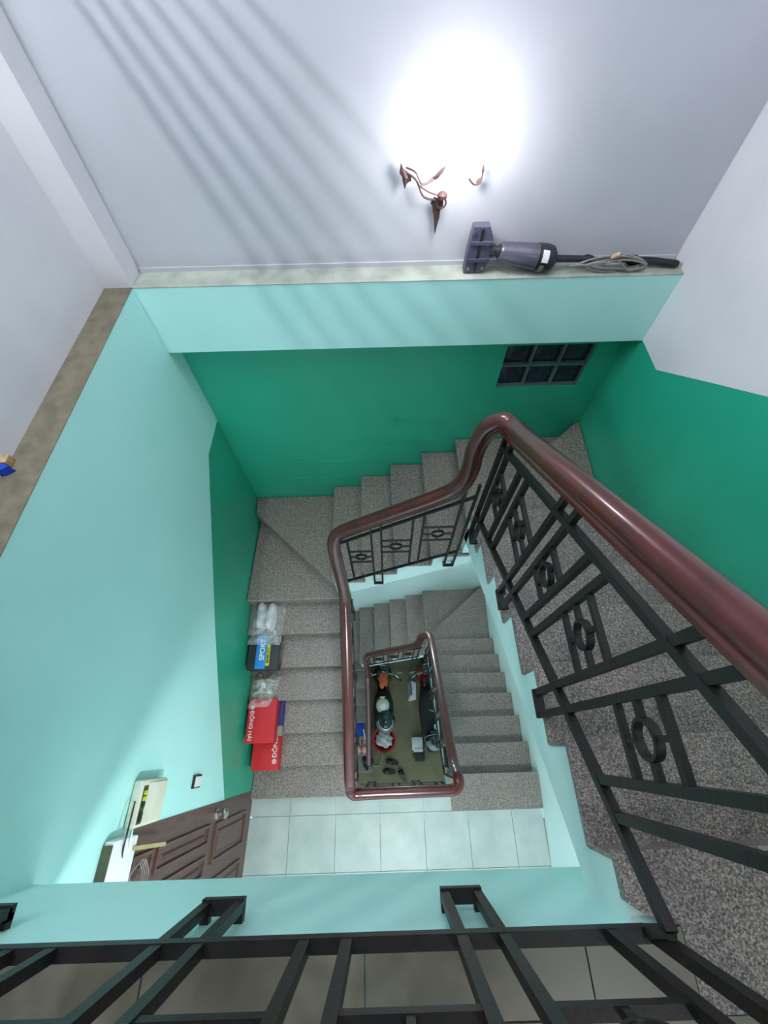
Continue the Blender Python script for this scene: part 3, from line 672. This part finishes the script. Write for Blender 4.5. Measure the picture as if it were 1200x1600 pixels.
def polybag(t, corners, z, puff, seedv):
    rnd = random.Random(seedv); ph = [rnd.uniform(0, 6.28) for _ in range(6)]
    C = [Vector((*c, 0)) for c in corners]
    def base(u, v): return (C[0] * (1 - u) + C[1] * u) * (1 - v) + (C[3] * (1 - u) + C[2] * u) * v
    def top(u, v):
        p = base(u, v); e = (1 - (2 * u - 1) ** 4) * (1 - (2 * v - 1) ** 6)
        w = .006 * (math.sin(17 * u + 9 * v + ph[0]) + math.sin(23 * v - 11 * u + ph[1]) + math.sin(31 * u * v + ph[2]))
        z0 = z(v) if callable(z) else z
        return (p.x, p.y, z0 + .006 + puff * e + w * (.3 + .7 * e))
    MB().grid(top, 18, 20).build('bag_film', M['poly'], t, smooth='all')
t = thing('bagged_shoes', 'grey and white trainers in a clear plastic bag on the highest straight step', 'shoes', (-1.1, 1.05, 6 * r))
shoe(t, (-1.135, 1.085, 6 * r + .002), PI * 1.0 + PI + .06); shoe(t, (-1.045, 1.075, 6 * r + .002), PI * 2 - .05)
polybag(t, [(-1.235, .835), (-.94, .825), (-.915, 1.21), (-1.215, 1.205)], lambda v: 6 * r + .012 + (.0 if v > .2 else (.2 - v) * .0), .10, 3)
t = thing('bagged_sandals', 'clear plastic bag of beige sandals between the black box and red box', 'shoes', (-1.12, .5, 4 * r))
for x, a in ((-1.17, .1), (-1.08, -.12)):
    Mx = Matrix.Translation((x, .52, 4 * r + .002)) @ Matrix.Rotation(a, 4, 'Z')
    o_ = [(.038 * math.sin(PI * (i / 11 * .8 + .1)) * s, (i / 11 - .5) * .23) for s, rng in ((1, range(12)), (-1, range(11, -1, -1))) for i in rng]
    MB().slab(o_, 0, .025).xf(Mx).build('sandal_sole', M['greyc'], t)
    for y in (.05, -.05):
        MB().tube([Mx @ Vector((.04 * math.cos(g * PI / 8), y, .02 + .045 * math.sin(g * PI / 8))) for g in range(9)], .011, 6).build('sandal_strap', M['beige'], t, smooth=True)
plate('paper_tag', M['paper'], t, -1.15, -1.105, .50, .55, 4 * r + .075, 4 * r + .078, 0)
polybag(t, [(-1.247, .335), (-1.052, .345), (-.98, .612), (-1.24, .61)], lambda v: 4 * r + .02 + max(0, .35 - v) * .25, .09, 8)

# ------------------------------------------------------------------ ledge things
v = thing('stick_vacuum', 'dark stick vacuum cleaner lying on the beam ledge beside the wall lamp', 'vacuum cleaner', (.9, 2.12, ZT))
yv = 2.118
q = MB(); hp = [(.450, 3.571), (.535, 3.571), (.562, 3.61), (.575, 3.64), (.575, 3.72), (.562, 3.755), (.545, 3.79), (.468, 3.79), (.456, 3.70)]
q.prism([(x, yv - .02, z) for x, z in hp], (0, .05, 0)); q.build('floor_nozzle', M['vac'], v, bevel=.005)
MB().bar((.505, yv - .022, 3.58), (.512, yv - .022, 3.78), .012, .006, up=(0, 1, 0)).build('brush_slot', M['vacd'], v)
for z in (3.64, 3.72): MB().bar((.465, yv - .025, z), (.57, yv - .025, z), .014, .012, up=(0, 1, 0)).build('nozzle_rib', M['vac'], v)
for x, z in ((.475, 3.765), (.545, 3.715), (.47, 3.60), (.54, 3.60)): MB().box(x - .006, x + .006, yv - .028, yv - .02, z - .008, z + .008).build('roller', M['chrome'], v)
def along(p0, p1, prof, name, m, n=20):
    p0, p1 = Vector(p0), Vector(p1); d = p1 - p0
    return MB().lathe([(a, c * d.length) for a, c in prof], p0, d, n).build(name, m, v, smooth=True)
along((.565, yv + .0, 3.672), (.64, yv, 3.665), [(.024, 0), (.03, .3), (.022, .35), (.03, .7), (.024, 1)], 'neck_joint', M['vacd'])
vt = mat('vacuum_canister', (70, 68, 84), (88, 85, 100), 9, .2, .6)
along((.615, yv - .005, 3.668), (.80, yv - .01, 3.640), [(.036, 0), (.045, .05), (.060, 1)], 'dust_canister', vt)
along((.80, yv - .01, 3.640), (.905, yv - .005, 3.625), [(.061, 0), (.062, .12), (.064, .5), (.058, .78), (.036, .95), (.024, 1)], 'motor_housing', M['vacd'])
q = MB()
def lab(z0, a0, a1, x0, x1):
    ax = (Vector((.905, yv - .005, 3.625)) - Vector((.80, yv - .01, 3.640))).normalized()
    def fn(u, w):
        g = a0 + (a1 - a0) * u; c = Vector((x0 + (x1 - x0) * w, yv - .009, 3.640 - (x0 + (x1 - x0) * w - .80) * .145))
        return c + Vector((.145 * .0652 * math.sin(g), -.0652 * math.cos(g), .0652 * math.sin(g)))
    return fn
MB().grid(lab(0, .15, 1.0, .812, .845), 8, 3).build('white_label', M['whitep'], v)
MB().grid(lab(0, -.75, -.05, .812, .835), 8, 3).build('white_label', M['cord'], v)
along((.90, yv - .003, 3.626), (1.10, yv + .01, 3.612), [(.022, 0), (.017, .1), (.015, 1)], 'handle_tube', M['vacd'], 14)
along((1.08, yv + .01, 3.612), (1.34, yv + .012, 3.598), [(.013, 0), (.012, 1)], 'handle_tube', M['vacd'], 12)
along((1.06, yv + .008, 3.613), (1.10, yv + .01, 3.611), [(.018, 0), (.023, .3), (.018, 1)], 'collar', M['black'], 12)
along((1.285, yv + .01, 3.602), (1.345, yv + .01, 3.598), [(.016, 0), (.026, .35), (.026, .7), (.018, 1)], 'cord_hook', M['black'], 12)
MB().tube(spline([(1.33, yv + .01, 3.60), (1.41, yv + .005, 3.597), (1.49, yv - .005, 3.592), (1.545, yv - .012, 3.588)]), [.016] + [.018] * 16 + [.017, .015], 12).build('hand_grip', M['black'], v, smooth=True)
for k in range(5):
    rnd = random.Random(k); a0 = 1.03 + .012 * k; a1 = 1.37 - .012 * (k % 3); zc = 3.603 + .008 * (k % 3); hz = .02 + .006 * (k % 4); yy = yv - .018 - .007 * k
    pts = [((a0 + a1) / 2 + (a1 - a0) / 2 * math.cos(g * PI / 12), yy + .004 * math.sin(g * .9 + k), zc + hz * math.sin(g * PI / 12) * (1.15 if math.cos(g * PI / 12) > 0 else .8) - .005 * math.cos(g * PI / 12)) for g in range(24)]
    MB().tube(pts, .0042, 6, closed=True).build('power_cord', M['cord'], v, smooth=True)
MB().tube(spline([(.98, yv - .03, 3.602), (1.03, yv - .035, 3.61), (1.12, yv - .045, 3.612), (1.2, yv - .05, 3.635), (1.28, yv - .05, 3.585), (1.33, yv - .045, 3.60)]), .0042, 6).build('power_cord', M['cord'], v, smooth=True)
along((1.165, yv - .045, 3.645), (1.20, yv - .05, 3.668), [(.005, 0), (.011, .35), (.011, 1)], 'plug', M['beige'], 10)

t = thing('scrubbing_brush', 'blue handled brush with tan bristles on the dusty left ledge', 'brush', (-1.42, .94, ZT))
MB().hexa([(-1.55, .905, ZT + .001), (-1.38, .91, ZT + .001), (-1.352, .932, ZT + .001), (-1.38, .945, ZT + .001), (-1.55, .95, ZT + .001)], [(-1.55, .905, ZT + .03), (-1.39, .91, ZT + .03), (-1.362, .932, ZT + .03), (-1.38, .945, ZT + .03), (-1.55, .95, ZT + .03)]).build('handle', M['bluep'], t)
MB().box(-1.55, -1.375, .946, .985, ZT + .001, ZT + .035).build('bristles', M['tan'], t, bevel=.004)

# wall lamps
def wall_lamp(label, power, dx, dz):
    n0 = len(bpy.data.objects); YW = 2.15
    LX, LY, LZ = .352, 2.0, 4.075
    t = thing('wall_lamp', label, 'lamp', (LX, 2.18, 4.0), 0, 'leaf scroll wall lamps')
    gem = emis('lamp_globe', (1.0, .97, 1.0), power)
    def leaf(pts, th=.006, y=2.15, cup=.01):
        q = MB(); c = Vector((sum(p[0] for p in pts) / len(pts), y - cup, sum(p[1] for p in pts) / len(pts)))
        vs = [c] + [Vector((a, y, z)) for a, z in pts] + [c + Vector((0, th + .004, 0))] + [Vector((a, y + th, z)) for a, z in pts]
        n = len(pts); fs = []
        for i in range(n):
            j = (i + 1) % n; fs += [[0, 1 + i, 1 + j], [n + 1, n + 2 + j, n + 2 + i], [1 + i, n + 2 + i, n + 2 + j, 1 + j]]
        return q.add(vs, fs).build('bronze_leaf', M['brownl'], t)
    leaf([(.123, 4.02), (.137, 3.998), (.150, 3.990), (.168, 3.972), (.170, 3.955), (.158, 3.952), (.150, 3.945), (.142, 3.925), (.133, 3.950), (.128, 3.972), (.117, 3.985)])
    leaf([(.262, 3.965), (.275, 3.972), (.300, 3.998), (.318, 4.01), (.305, 3.985), (.285, 3.962), (.27, 3.957)])
    leaf([(.262, 3.868), (.275, 3.892), (.300, 3.885), (.318, 3.882), (.320, 3.855), (.308, 3.835), (.307, 3.805), (.300, 3.77), (.293, 3.735), (.287, 3.775), (.280, 3.815), (.274, 3.835), (.270, 3.865)])
    leaf([(.455, 3.945), (.465, 3.958), (.480, 3.962), (.474, 3.948), (.466, 3.935)])
    leaf([(.472, 3.985), (.478, 4.012), (.484, 3.985), (.478, 3.972)])
    MB().tube(spline([(.150, YW, 3.985), (.190, (YW - .02), 3.965), (.225, (YW - .02), 3.905), (.28, (YW - .01), 3.885)]), .0045, 6).build('scroll_arm', M['brownl'], t, smooth=True)
    MB().tube(spline([(.145, YW, 4.005), (.185, (YW - .02), 3.995), (.215, (YW - .03), 3.955), (.262, (YW - .01), 3.962)]), .004, 6).build('scroll_arm', M['brownl'], t, smooth=True)
    MB().tube(spline([(.205, (YW - .02), 3.945), (.25, (YW - .03), 3.925), (.295, (YW - .03), 3.912)]), .004, 6).build('scroll_arm', M['brownl'], t, smooth=True)
    MB().lathe([(.006, -.02), (.02, -.014), (.022, 0), (.014, .008), (.004, .012)], (.308, (YW - .03), 3.915), (0, 0, 1), 12).build('candle_cup', M['brownl'], t, smooth=True)
    MB().tube([(.308 + .021 * math.cos(g * PI / 8), (YW - .02), 3.877 + .021 * math.sin(g * PI / 8)) for g in range(16)], .004, 6, closed=True).build('hanging_ring', M['brownl'], t, smooth=True)
    MB().tube(spline([(.478, YW, 3.98), (.47, (YW - .02), 3.955), (.44, (YW - .03), 3.95), (.40, (YW - .04), 3.99)]), .004, 6).build('scroll_arm', M['brownl'], t, smooth=True)
    MB().lathe([(.045, 0), (.045, .01), (.03, .02), (.012, .03)], (LX + .03, YF - .001, LZ - .085), (0, -1, 0), 18).build('wall_rose', M['brownl'], t, smooth=True)
    MB().tube([(LX + .03, YF - .02, LZ - .085), (LX + .015, YF - .08, LZ - .09), (LX, LY, LZ - .05)], .008, 8).build('lamp_arm', M['brownl'], t, smooth=True)
    MB().ball((LX, LY, LZ), .06, 20).build('globe', gem, t, smooth='all')
    t.location = (LX + dx, 2.18, 4.0 + dz)
wall_lamp('glaring wall lamp with bronze leaf scrolls above the vacuum cleaner', P_GLOBE, 0, 0)
wall_lamp('matching wall lamp hidden under the upper flight beside the lower staircase', P_GLOBE2, -.15, -3.95)

# tube light and drying rack on the white left wall above the frame (its rods throw the striped shadow)
TX, TZ_, TY0, TY1 = -1.33, 5.35, .35, 1.75
t = thing('tube_light', 'fluorescent tube light high on the white left wall', 'lamp', (TX, 1.0, TZ_))
MB().box(XL2(1) + .004, TX - .02, TY0 - .03, TY1 + .03, TZ_ - .025, TZ_ + .025).build('batten', M['whitep'], t)
MB().tube([(TX, TY0, TZ_), (TX, TY1, TZ_)], .013, 10).build('tube', emis('tube_glow', (.93, .98, 1), P_TUBE), t, smooth=True)
t = thing('drying_rack', 'wall-mounted drying rack of thin rods below the tube light', 'drying rack', (-1.0, 1.0, 4.85))
ZR = 4.86
for ang in (43.5, 47.5, 51.5, 55.5, 59.5, 63.5, 67.5):
    x = TX + (TZ_ - ZR) / math.tan(math.radians(ang))
    MB().tube([(x, .25, ZR), (x, 1.85, ZR)], .0085, 8).build('rod', M['whitep'], t, smooth=True)
for y in (.25, 1.85): MB().bar((XL2(1) + .003, y, ZR), (TX + (TZ_ - ZR) / math.tan(math.radians(43.5)) + .01, y, ZR), .02, .02).build('bracket_arm', M['whitep'], t)

# ceiling lamps of the upper landing, the lower landing, plus an unseen one added to light the hall
def ceil_lamp(label, x, y, z, R, s, c):
    t = thing('ceiling_lamp', label, 'lamp', (x, y, z), 0, 'round ceiling lamps')
    MB().lathe([(R * 1.1, 0), (R * 1.1, -.02), (R, -.03)], (x, y, z - .001), (0, 0, 1), 24).build('rim', M['whitep'], t, smooth=True)
    MB().lathe([(R, 0), (R * .9, -.02), (R * .5, -.035), (.01, -.04)], (x, y, z - .031), (0, 0, 1), 24).build('diffuser', emis('diffuser', c, s), t, smooth=True)
ceil_lamp('round ceiling lamp over the upper landing', 1.15, -1.45, ZL, .16, P_CEIL, (.95, .98, 1))
ceil_lamp('round ceiling lamp over the tiled lower landing', 1.0 * .1, -1.2, H - .165, .16, P_LAND, (.92, .98, 1))
ceil_lamp('added round ceiling lamp lighting the ground floor hall', .3, -1.2, -.18, .14, P_GROUND, (.95, 1, .85))

# ------------------------------------------------------------------ things on the lower left steps and hall floor
Z1, Z2, Z3 = G0 + rl, G0 + 2 * rl, G0 + 3 * rl
t = thing('dustpan', 'blue plastic dustpan with white grip on the lower left steps', 'dustpan', (-.56, .3, Z3))
MB().box(-.66, -.44, .19, .41, Z3 + .001, Z3 + .008).build('pan', M['bluep'], t)
q = MB(); q.box(-.66, -.652, .19, .41, Z3 + .008, Z3 + .05); q.box(-.66, -.44, .402, .41, Z3 + .008, Z3 + .06); q.build('pan_rim', M['bluep'], t)
MB().tube([(-.445, .30, Z3 + .02), (-.42, .21, Z3 + .03), (-.41, .14, Z3 + .03)], .014, 8).build('grip', M['whitep'], t, smooth=True)
def slipper(name, label, x, y, z, ang, ms, mt, group='footwear by the foot of the stairs', L=.25):
    t = thing(name, label, 'slipper', (x, y, z), ang, group)
    o_ = [(.045 * (.8 + .35 * math.sin(PI * (i / 13 * .9))) * math.sin(PI * (i / 13 * .86 + .07)) ** .5 * s, (i / 13 - .5) * L) for s, rng in ((1, range(14)), (-1, range(13, -1, -1))) for i in rng]
    Mx = Matrix.Translation((x, y, z)) @ Matrix.Rotation(ang, 4, 'Z')
    MB().slab(o_, .001, .025).xf(Mx).build('sole', M[ms], t)
    def fn(u, w):
        g = PI * u; y0 = .0 + .085 * w
        return Mx @ Vector((.048 * math.cos(g), y0, .02 + (.05 - .015 * w) * math.sin(g)))
    MB().grid(fn, 9, 4).build('strap', M[mt], t, smooth='all', solid=.004)
    return t
slipper('slipper', 'left pink slipper of the pair on the lower steps', -.545, .03, Z2, PI - .05, 'pink', 'pink')
slipper('slipper', 'right pink slipper of the pair on the lower steps', -.43, .03, Z2, PI - .1, 'pink', 'pink')
slipper('slipper', 'black slipper on the lowest step near the railing end', -.43, -.235, Z1, .25, 'blackm', 'black', L=.24)
slipper('slipper', 'brown sandal further from the stairs pair on the hall floor, upper one', .06, -.24, G0, 1.35, 'sandal', 'sandal')
slipper('slipper', 'brown sandal on the hall floor, lower one of the dark pair', .0, -.39, G0, 1.45, 'sandal', 'sandal')
slipper('slipper', 'single olive slipper lying at an angle by the landing guard', .24, -.45, G0, .5, 'olive', 'black', L=.28)
t = thing('wire_hoop', 'thin grey hoop leaning by the foot of the stairs', 'hoop', (-.24, -.1, G0))
MB().tube([(-.24 + .12 * math.cos(g * PI / 14), -.1 + .2 * math.sin(g * PI / 14), G0 + .012) for g in range(28)], .011, 6, closed=True).build('hoop', M['greyc'], t, smooth=True)

def motorbike(label, x, y, ang, body_m, accent, L=1.7, mirrors=True):
    t = thing('motorbike', label, 'motorbike', (x, y, G0), ang, 'motorbikes in the hall')
    Mx = Matrix.Translation((x, y, G0)) @ Matrix.Rotation(ang, 4, 'Z')
    def B(mb, n, m, par=None, **k): return mb.xf(Mx).build(n, m, par or t, **k)
    for yy in (-.6, .62):
        ty = B(MB().tube([(0, yy + .24 * math.cos(g * PI / 14), .27 + .24 * math.sin(g * PI / 14)) for g in range(28)], .045, 8, closed=True), 'tyre', M['blackm'], smooth=True)
        MB().lathe([(.03, -.05), (.19, -.015), (.19, .015), (.03, .05)], (0, yy, .27), (1, 0, 0), 18).xf(Mx).build('wheel_hub', M['chrome'], ty, smooth=True)
    def hull(secs, name, m):
        n = 14
        def fn(a, w):
            i = min(int(w * (len(secs) - 1)), len(secs) - 2); f = w * (len(secs) - 1) - i
            s0, s1 = secs[i], secs[i + 1]; yv_, zc, hw, hh = [s0[k] * (1 - f) + s1[k] * f for k in range(4)]
            g = 2 * PI * a; cx, cz = math.cos(g), math.sin(g)
            return Mx @ Vector((hw * math.copysign(abs(cx) ** .6, cx), yv_, zc + hh * math.copysign(abs(cz) ** .6, cz)))
        q = MB().grid(fn, n, 12, closed_u=True); k = len(q.v)
        q.f.append(list(range(n))); q.m.append(0); q.f.append([k - n + i for i in range(n)]); q.m.append(0)
        return q.build(name, m, t, smooth=True)
    hull([(-.85, .72, .05, .04), (-.6, .68, .15, .1), (-.2, .62, .19, .14), (.0, .5, .17, .14), (.2, .36, .12, .08), (.4, .36, .1, .06)], 'rear_body', M[body_m])
    hull([(-.78, .80, .06, .03), (-.5, .80, .17, .05), (-.1, .77, .19, .055), (.1, .74, .14, .045), (.16, .72, .05, .03)], 'seat', M['blackm'])
    hull([(.34, .40, .16, .12), (.42, .62, .2, .22), (.5, .85, .16, .14), (.56, .98, .08, .06)], 'front_shield', M[accent])
    hull([(.36, .98, .10, .05), (.45, 1.0, .13, .07), (.56, .97, .07, .05)], 'headlight_cowl', M[body_m])
    B(MB().tube([(.0, .46, .95), (0, .55, .6), (0, .62, .27)], .03, 8), 'fork', M['chrome'], smooth=True)
    B(MB().tube(spline([(-.32, .30, 1.0), (-.22, .37, 1.02), (0, .43, .98), (.22, .37, 1.02), (.32, .30, 1.0)]), .013, 8), 'handlebar', M['chrome'], smooth=True)
    for s in (-1, 1):
        B(MB().tube([(s * .20, .375, 1.02), (s * .34, .28, .995)], .019, 8), 'hand_grip', M['blackm'], smooth=True)
        st_ = B(MB().tube(spline([(s * .18, .39, 1.02), (s * .24, .42, 1.1), (s * .30, .38, 1.16)]), .006, 6), 'mirror_stalk', M['chrome'], smooth=True)
        B(MB().lathe([(.01, -.015), (.045, -.008), (.05, .008)], (s * .31, .38, 1.18), (0, -1, .2), 14), 'mirror', M['chrome'], par=st_, smooth=True)
    B(MB().tube([(-.1, -.85, .78), (-.13, -.6, .80), (-.1, -.4, .8)], .01, 6), 'grab_rail', M['chrome'], smooth=True)
    return t
motorbike('black motorbike parked on the left of the hall under the helmets', -.07, .78, 0, 'gloss', 'gloss')
motorbike('black and red motorbike parked on the right of the hall', .77, .78, 0, 'gloss', 'redpaint')

t = thing('helmet', 'white open helmet with goggles resting on the left motorbike', 'helmet', (-.08, .68, -3.55), 0, 'helmets in the hall')
def dome(t, c, R, m, name='shell', sy=1.12):
    c = Vector(c)
    MB().grid(lambda u, w: c + Vector((R * math.sin(w * 1.75) * math.cos(2 * PI * u), R * sy * math.sin(w * 1.75) * math.sin(2 * PI * u), R * math.cos(w * 1.75))), 24, 12, closed_u=True).build(name, m, t, smooth='all', solid=.01)
dome(t, (-.08, .66, -3.40), .115, M['offwhite'])
MB().lathe([(.055, 0), (.05, .006), (.01, .008)], (-.08, .63, -3.287), (0, -.15, 1), 20).build('top_badge', M['paper'], t, smooth=True)
for s in (-1, 1): MB().ball((-.08 + s * .055, .775, -3.335), .028, 12, sc=(1, .7, .8)).build('goggle', M['gloss'], t, smooth='all')
MB().bar((-.125, .785, -3.33), (-.035, .785, -3.33), .03, .02).build('goggle_strap', M['offwhite'], t)
t = thing('helmet', 'dark green helmet with clear visor resting on the left motorbike tail', 'helmet', (-.03, .39, -3.55), 0, 'helmets in the hall')
dome(t, (-.035, .41, -3.40), .165, M['dkgreen'])
MB().grid(lambda u, w: Vector((-.035, .41, -3.40)) + Vector((.18 * math.cos(PI + PI * u) * math.sin(.75 + .75 * w), .20 * math.sin(PI + PI * u) * math.sin(.75 + .75 * w), .178 * math.cos(.75 + .75 * w))), 16, 7).build('visor', M['visor'], t, smooth='all', solid=.004)
MB().tube([Vector((-.035, .41, -3.40)) + Vector((.185 * math.cos(PI + PI * u / 14) * math.sin(.75), .205 * math.sin(PI + PI * u / 14) * math.sin(.75), .182 * math.cos(.75))) for u in range(15)], .008, 6).build('visor_rim', M['chrome'], t, smooth=True)
t = thing('helmet', 'black full helmet with grey visor on the right beside the railing', 'helmet', (.79, .06, -3.6), 0, 'helmets in the hall')
dome(t, (.80, .10, -3.45), .15, M['gloss'])
MB().grid(lambda u, w: Vector((.80, .10, -3.45)) + Vector((.16 * math.cos(PI * 1.05 + PI * .75 * u) * math.sin(.5 + .85 * w), .185 * math.sin(PI * 1.05 + PI * .75 * u) * math.sin(.5 + .85 * w), .165 * math.cos(.5 + .85 * w))), 14, 7).build('visor', M['visor'], t, smooth='all', solid=.004)
MB().tube([Vector((.80, .12, -3.44)) + Vector((.162 * math.cos(PI * u / 14), .165 * math.sin(PI * u / 14) * .3, .165 * abs(math.sin(PI * u / 14)))) for u in range(15)], .008, 6).build('shell_trim', M['visor'], t, smooth=True)
t = thing('stool', 'black plastic stool holding the black helmet in the hall', 'stool', (.80, .08, G0))
MB().lathe([(.17, -.02), (.18, 0), (.17, .02)], (.80, .08, -3.64), (0, 0, 1), 20).build('stool_seat', M['black'], t, smooth=True)
for a in range(4): MB().bar((.80 + .12 * math.cos(a * PI / 2 + .78), .08 + .12 * math.sin(a * PI / 2 + .78), -3.65), (.80 + .19 * math.cos(a * PI / 2 + .78), .08 + .19 * math.sin(a * PI / 2 + .78), G0), .03).build('leg', M['black'], t)
def crumple(name, label, cat, c, sx, sy, sz, m, seedv, n=14):
    rnd = random.Random(seedv); ph = [rnd.uniform(0, 6.28) for _ in range(9)]; c = Vector(c)
    q = MB().ball((0, 0, 0), 1, n * 2)
    def f(p):
        d = 1 + .16 * math.sin(5 * p[0] + ph[0]) * math.sin(4 * p[1] + ph[1]) + .12 * math.sin(9 * p[1] + 5 * p[0] + ph[2]) + .07 * math.sin(17 * p[0] - 11 * p[2] + ph[3])
        return (c.x + p[0] * d * sx, c.y + p[1] * d * sy, c.z + p[2] * d * sz)
    q.v = [f(p) for p in q.v]
    o = q.build(name, m, None, smooth='all'); return tag(o, label, cat)
t = thing('basin', 'round red plastic basin below the dark green helmet', 'basin', (-.07, .12, G0 + .85))
MB().lathe([(.13, .0), (.19, .13), (.205, .135), (.205, .125), (.18, .12), (.12, .012)], (-.07, .12, G0 + .85), (0, 0, 1), 28).build('bowl', M['redp'], t, smooth=True)
crumple('laundry', 'pale grey laundry heaped in the red basin', 'clothes', (-.07, .13, G0 + .95), .14, .13, .06, M['cloth'], 4)
crumple('raincoat', 'crumpled orange cloth draped on the left motorbike handlebar', 'cloth', (-.055, 1.09, -3.33), .085, .14, .05, M['orange'], 5)
crumple('plush_cloth', 'crumpled beige cloth on the front of the right motorbike', 'cloth', (.83, 1.24, -3.36), .10, .12, .06, M['beige'], 9)
t = thing('paper_bag', 'pale folded bag leaning against the right motorbike', 'bag', (.5, .95, -3.9))
MB().hexa([(.42, .80, -4.34), (.50, .80, -4.34), (.50, 1.12, -4.34), (.42, 1.12, -4.34)], [(.46, .86, -3.86), (.56, .78, -3.86), (.57, 1.08, -3.84), (.46, 1.14, -3.88)]).build('bag_body', M['paper'], t, bevel=.01)
MB().bar((.47, .86, -3.852), (.47, 1.12, -3.86), .02, .01).build('bag_fold', M['black'], t)
t = thing('tissue_pack', 'white square pack above a black pouch on the hall floor', 'pack', (.55, .0, G0))
MB().box(.45, .66, -.06, .16, G0 + .001, G0 + .09).build('pack_body', M['paper'], t, bevel=.02, smooth=True)
MB().box(.48, .65, -.09, -.03, G0 + .085, G0 + .10).build('pack_flap', M['paper'], t, bevel=.006)
t = thing('pouch', 'small black pouch with strap on the hall floor', 'bag', (.57, -.17, G0))
MB().box(.50, .68, -.25, -.10, G0 + .001, G0 + .10).build('pouch_body', M['blackc'], t, bevel=.02, smooth=True)
MB().tube(spline([(.50, -.17, G0 + .05), (.46, -.15, G0 + .04), (.48, -.11, G0 + .03), (.53, -.10, G0 + .06)]), .008, 6).build('strap', M['black'], t, smooth=True)
t = thing('paper_roll', 'white paper roll standing on the right motorbike seat', 'paper roll', (.86, .33, -3.5))
MB().lathe([(.012, .09), (.045, .09), (.047, .08), (.047, .0), (.012, .0)], (.865, .30, -3.54), (0, 0, 1), 20).build('roll', M['paper'], t, smooth=True)
o = MB().tube(spline([(.70, .62, -3.54), (.77, .57, -3.53), (.86, .55, -3.52), (.96, .57, -3.54)]), .012, 8).build('teal_strap', M['teal'], None, smooth=True); tag(o, 'teal strap lying across the black motorbike seat', 'strap')
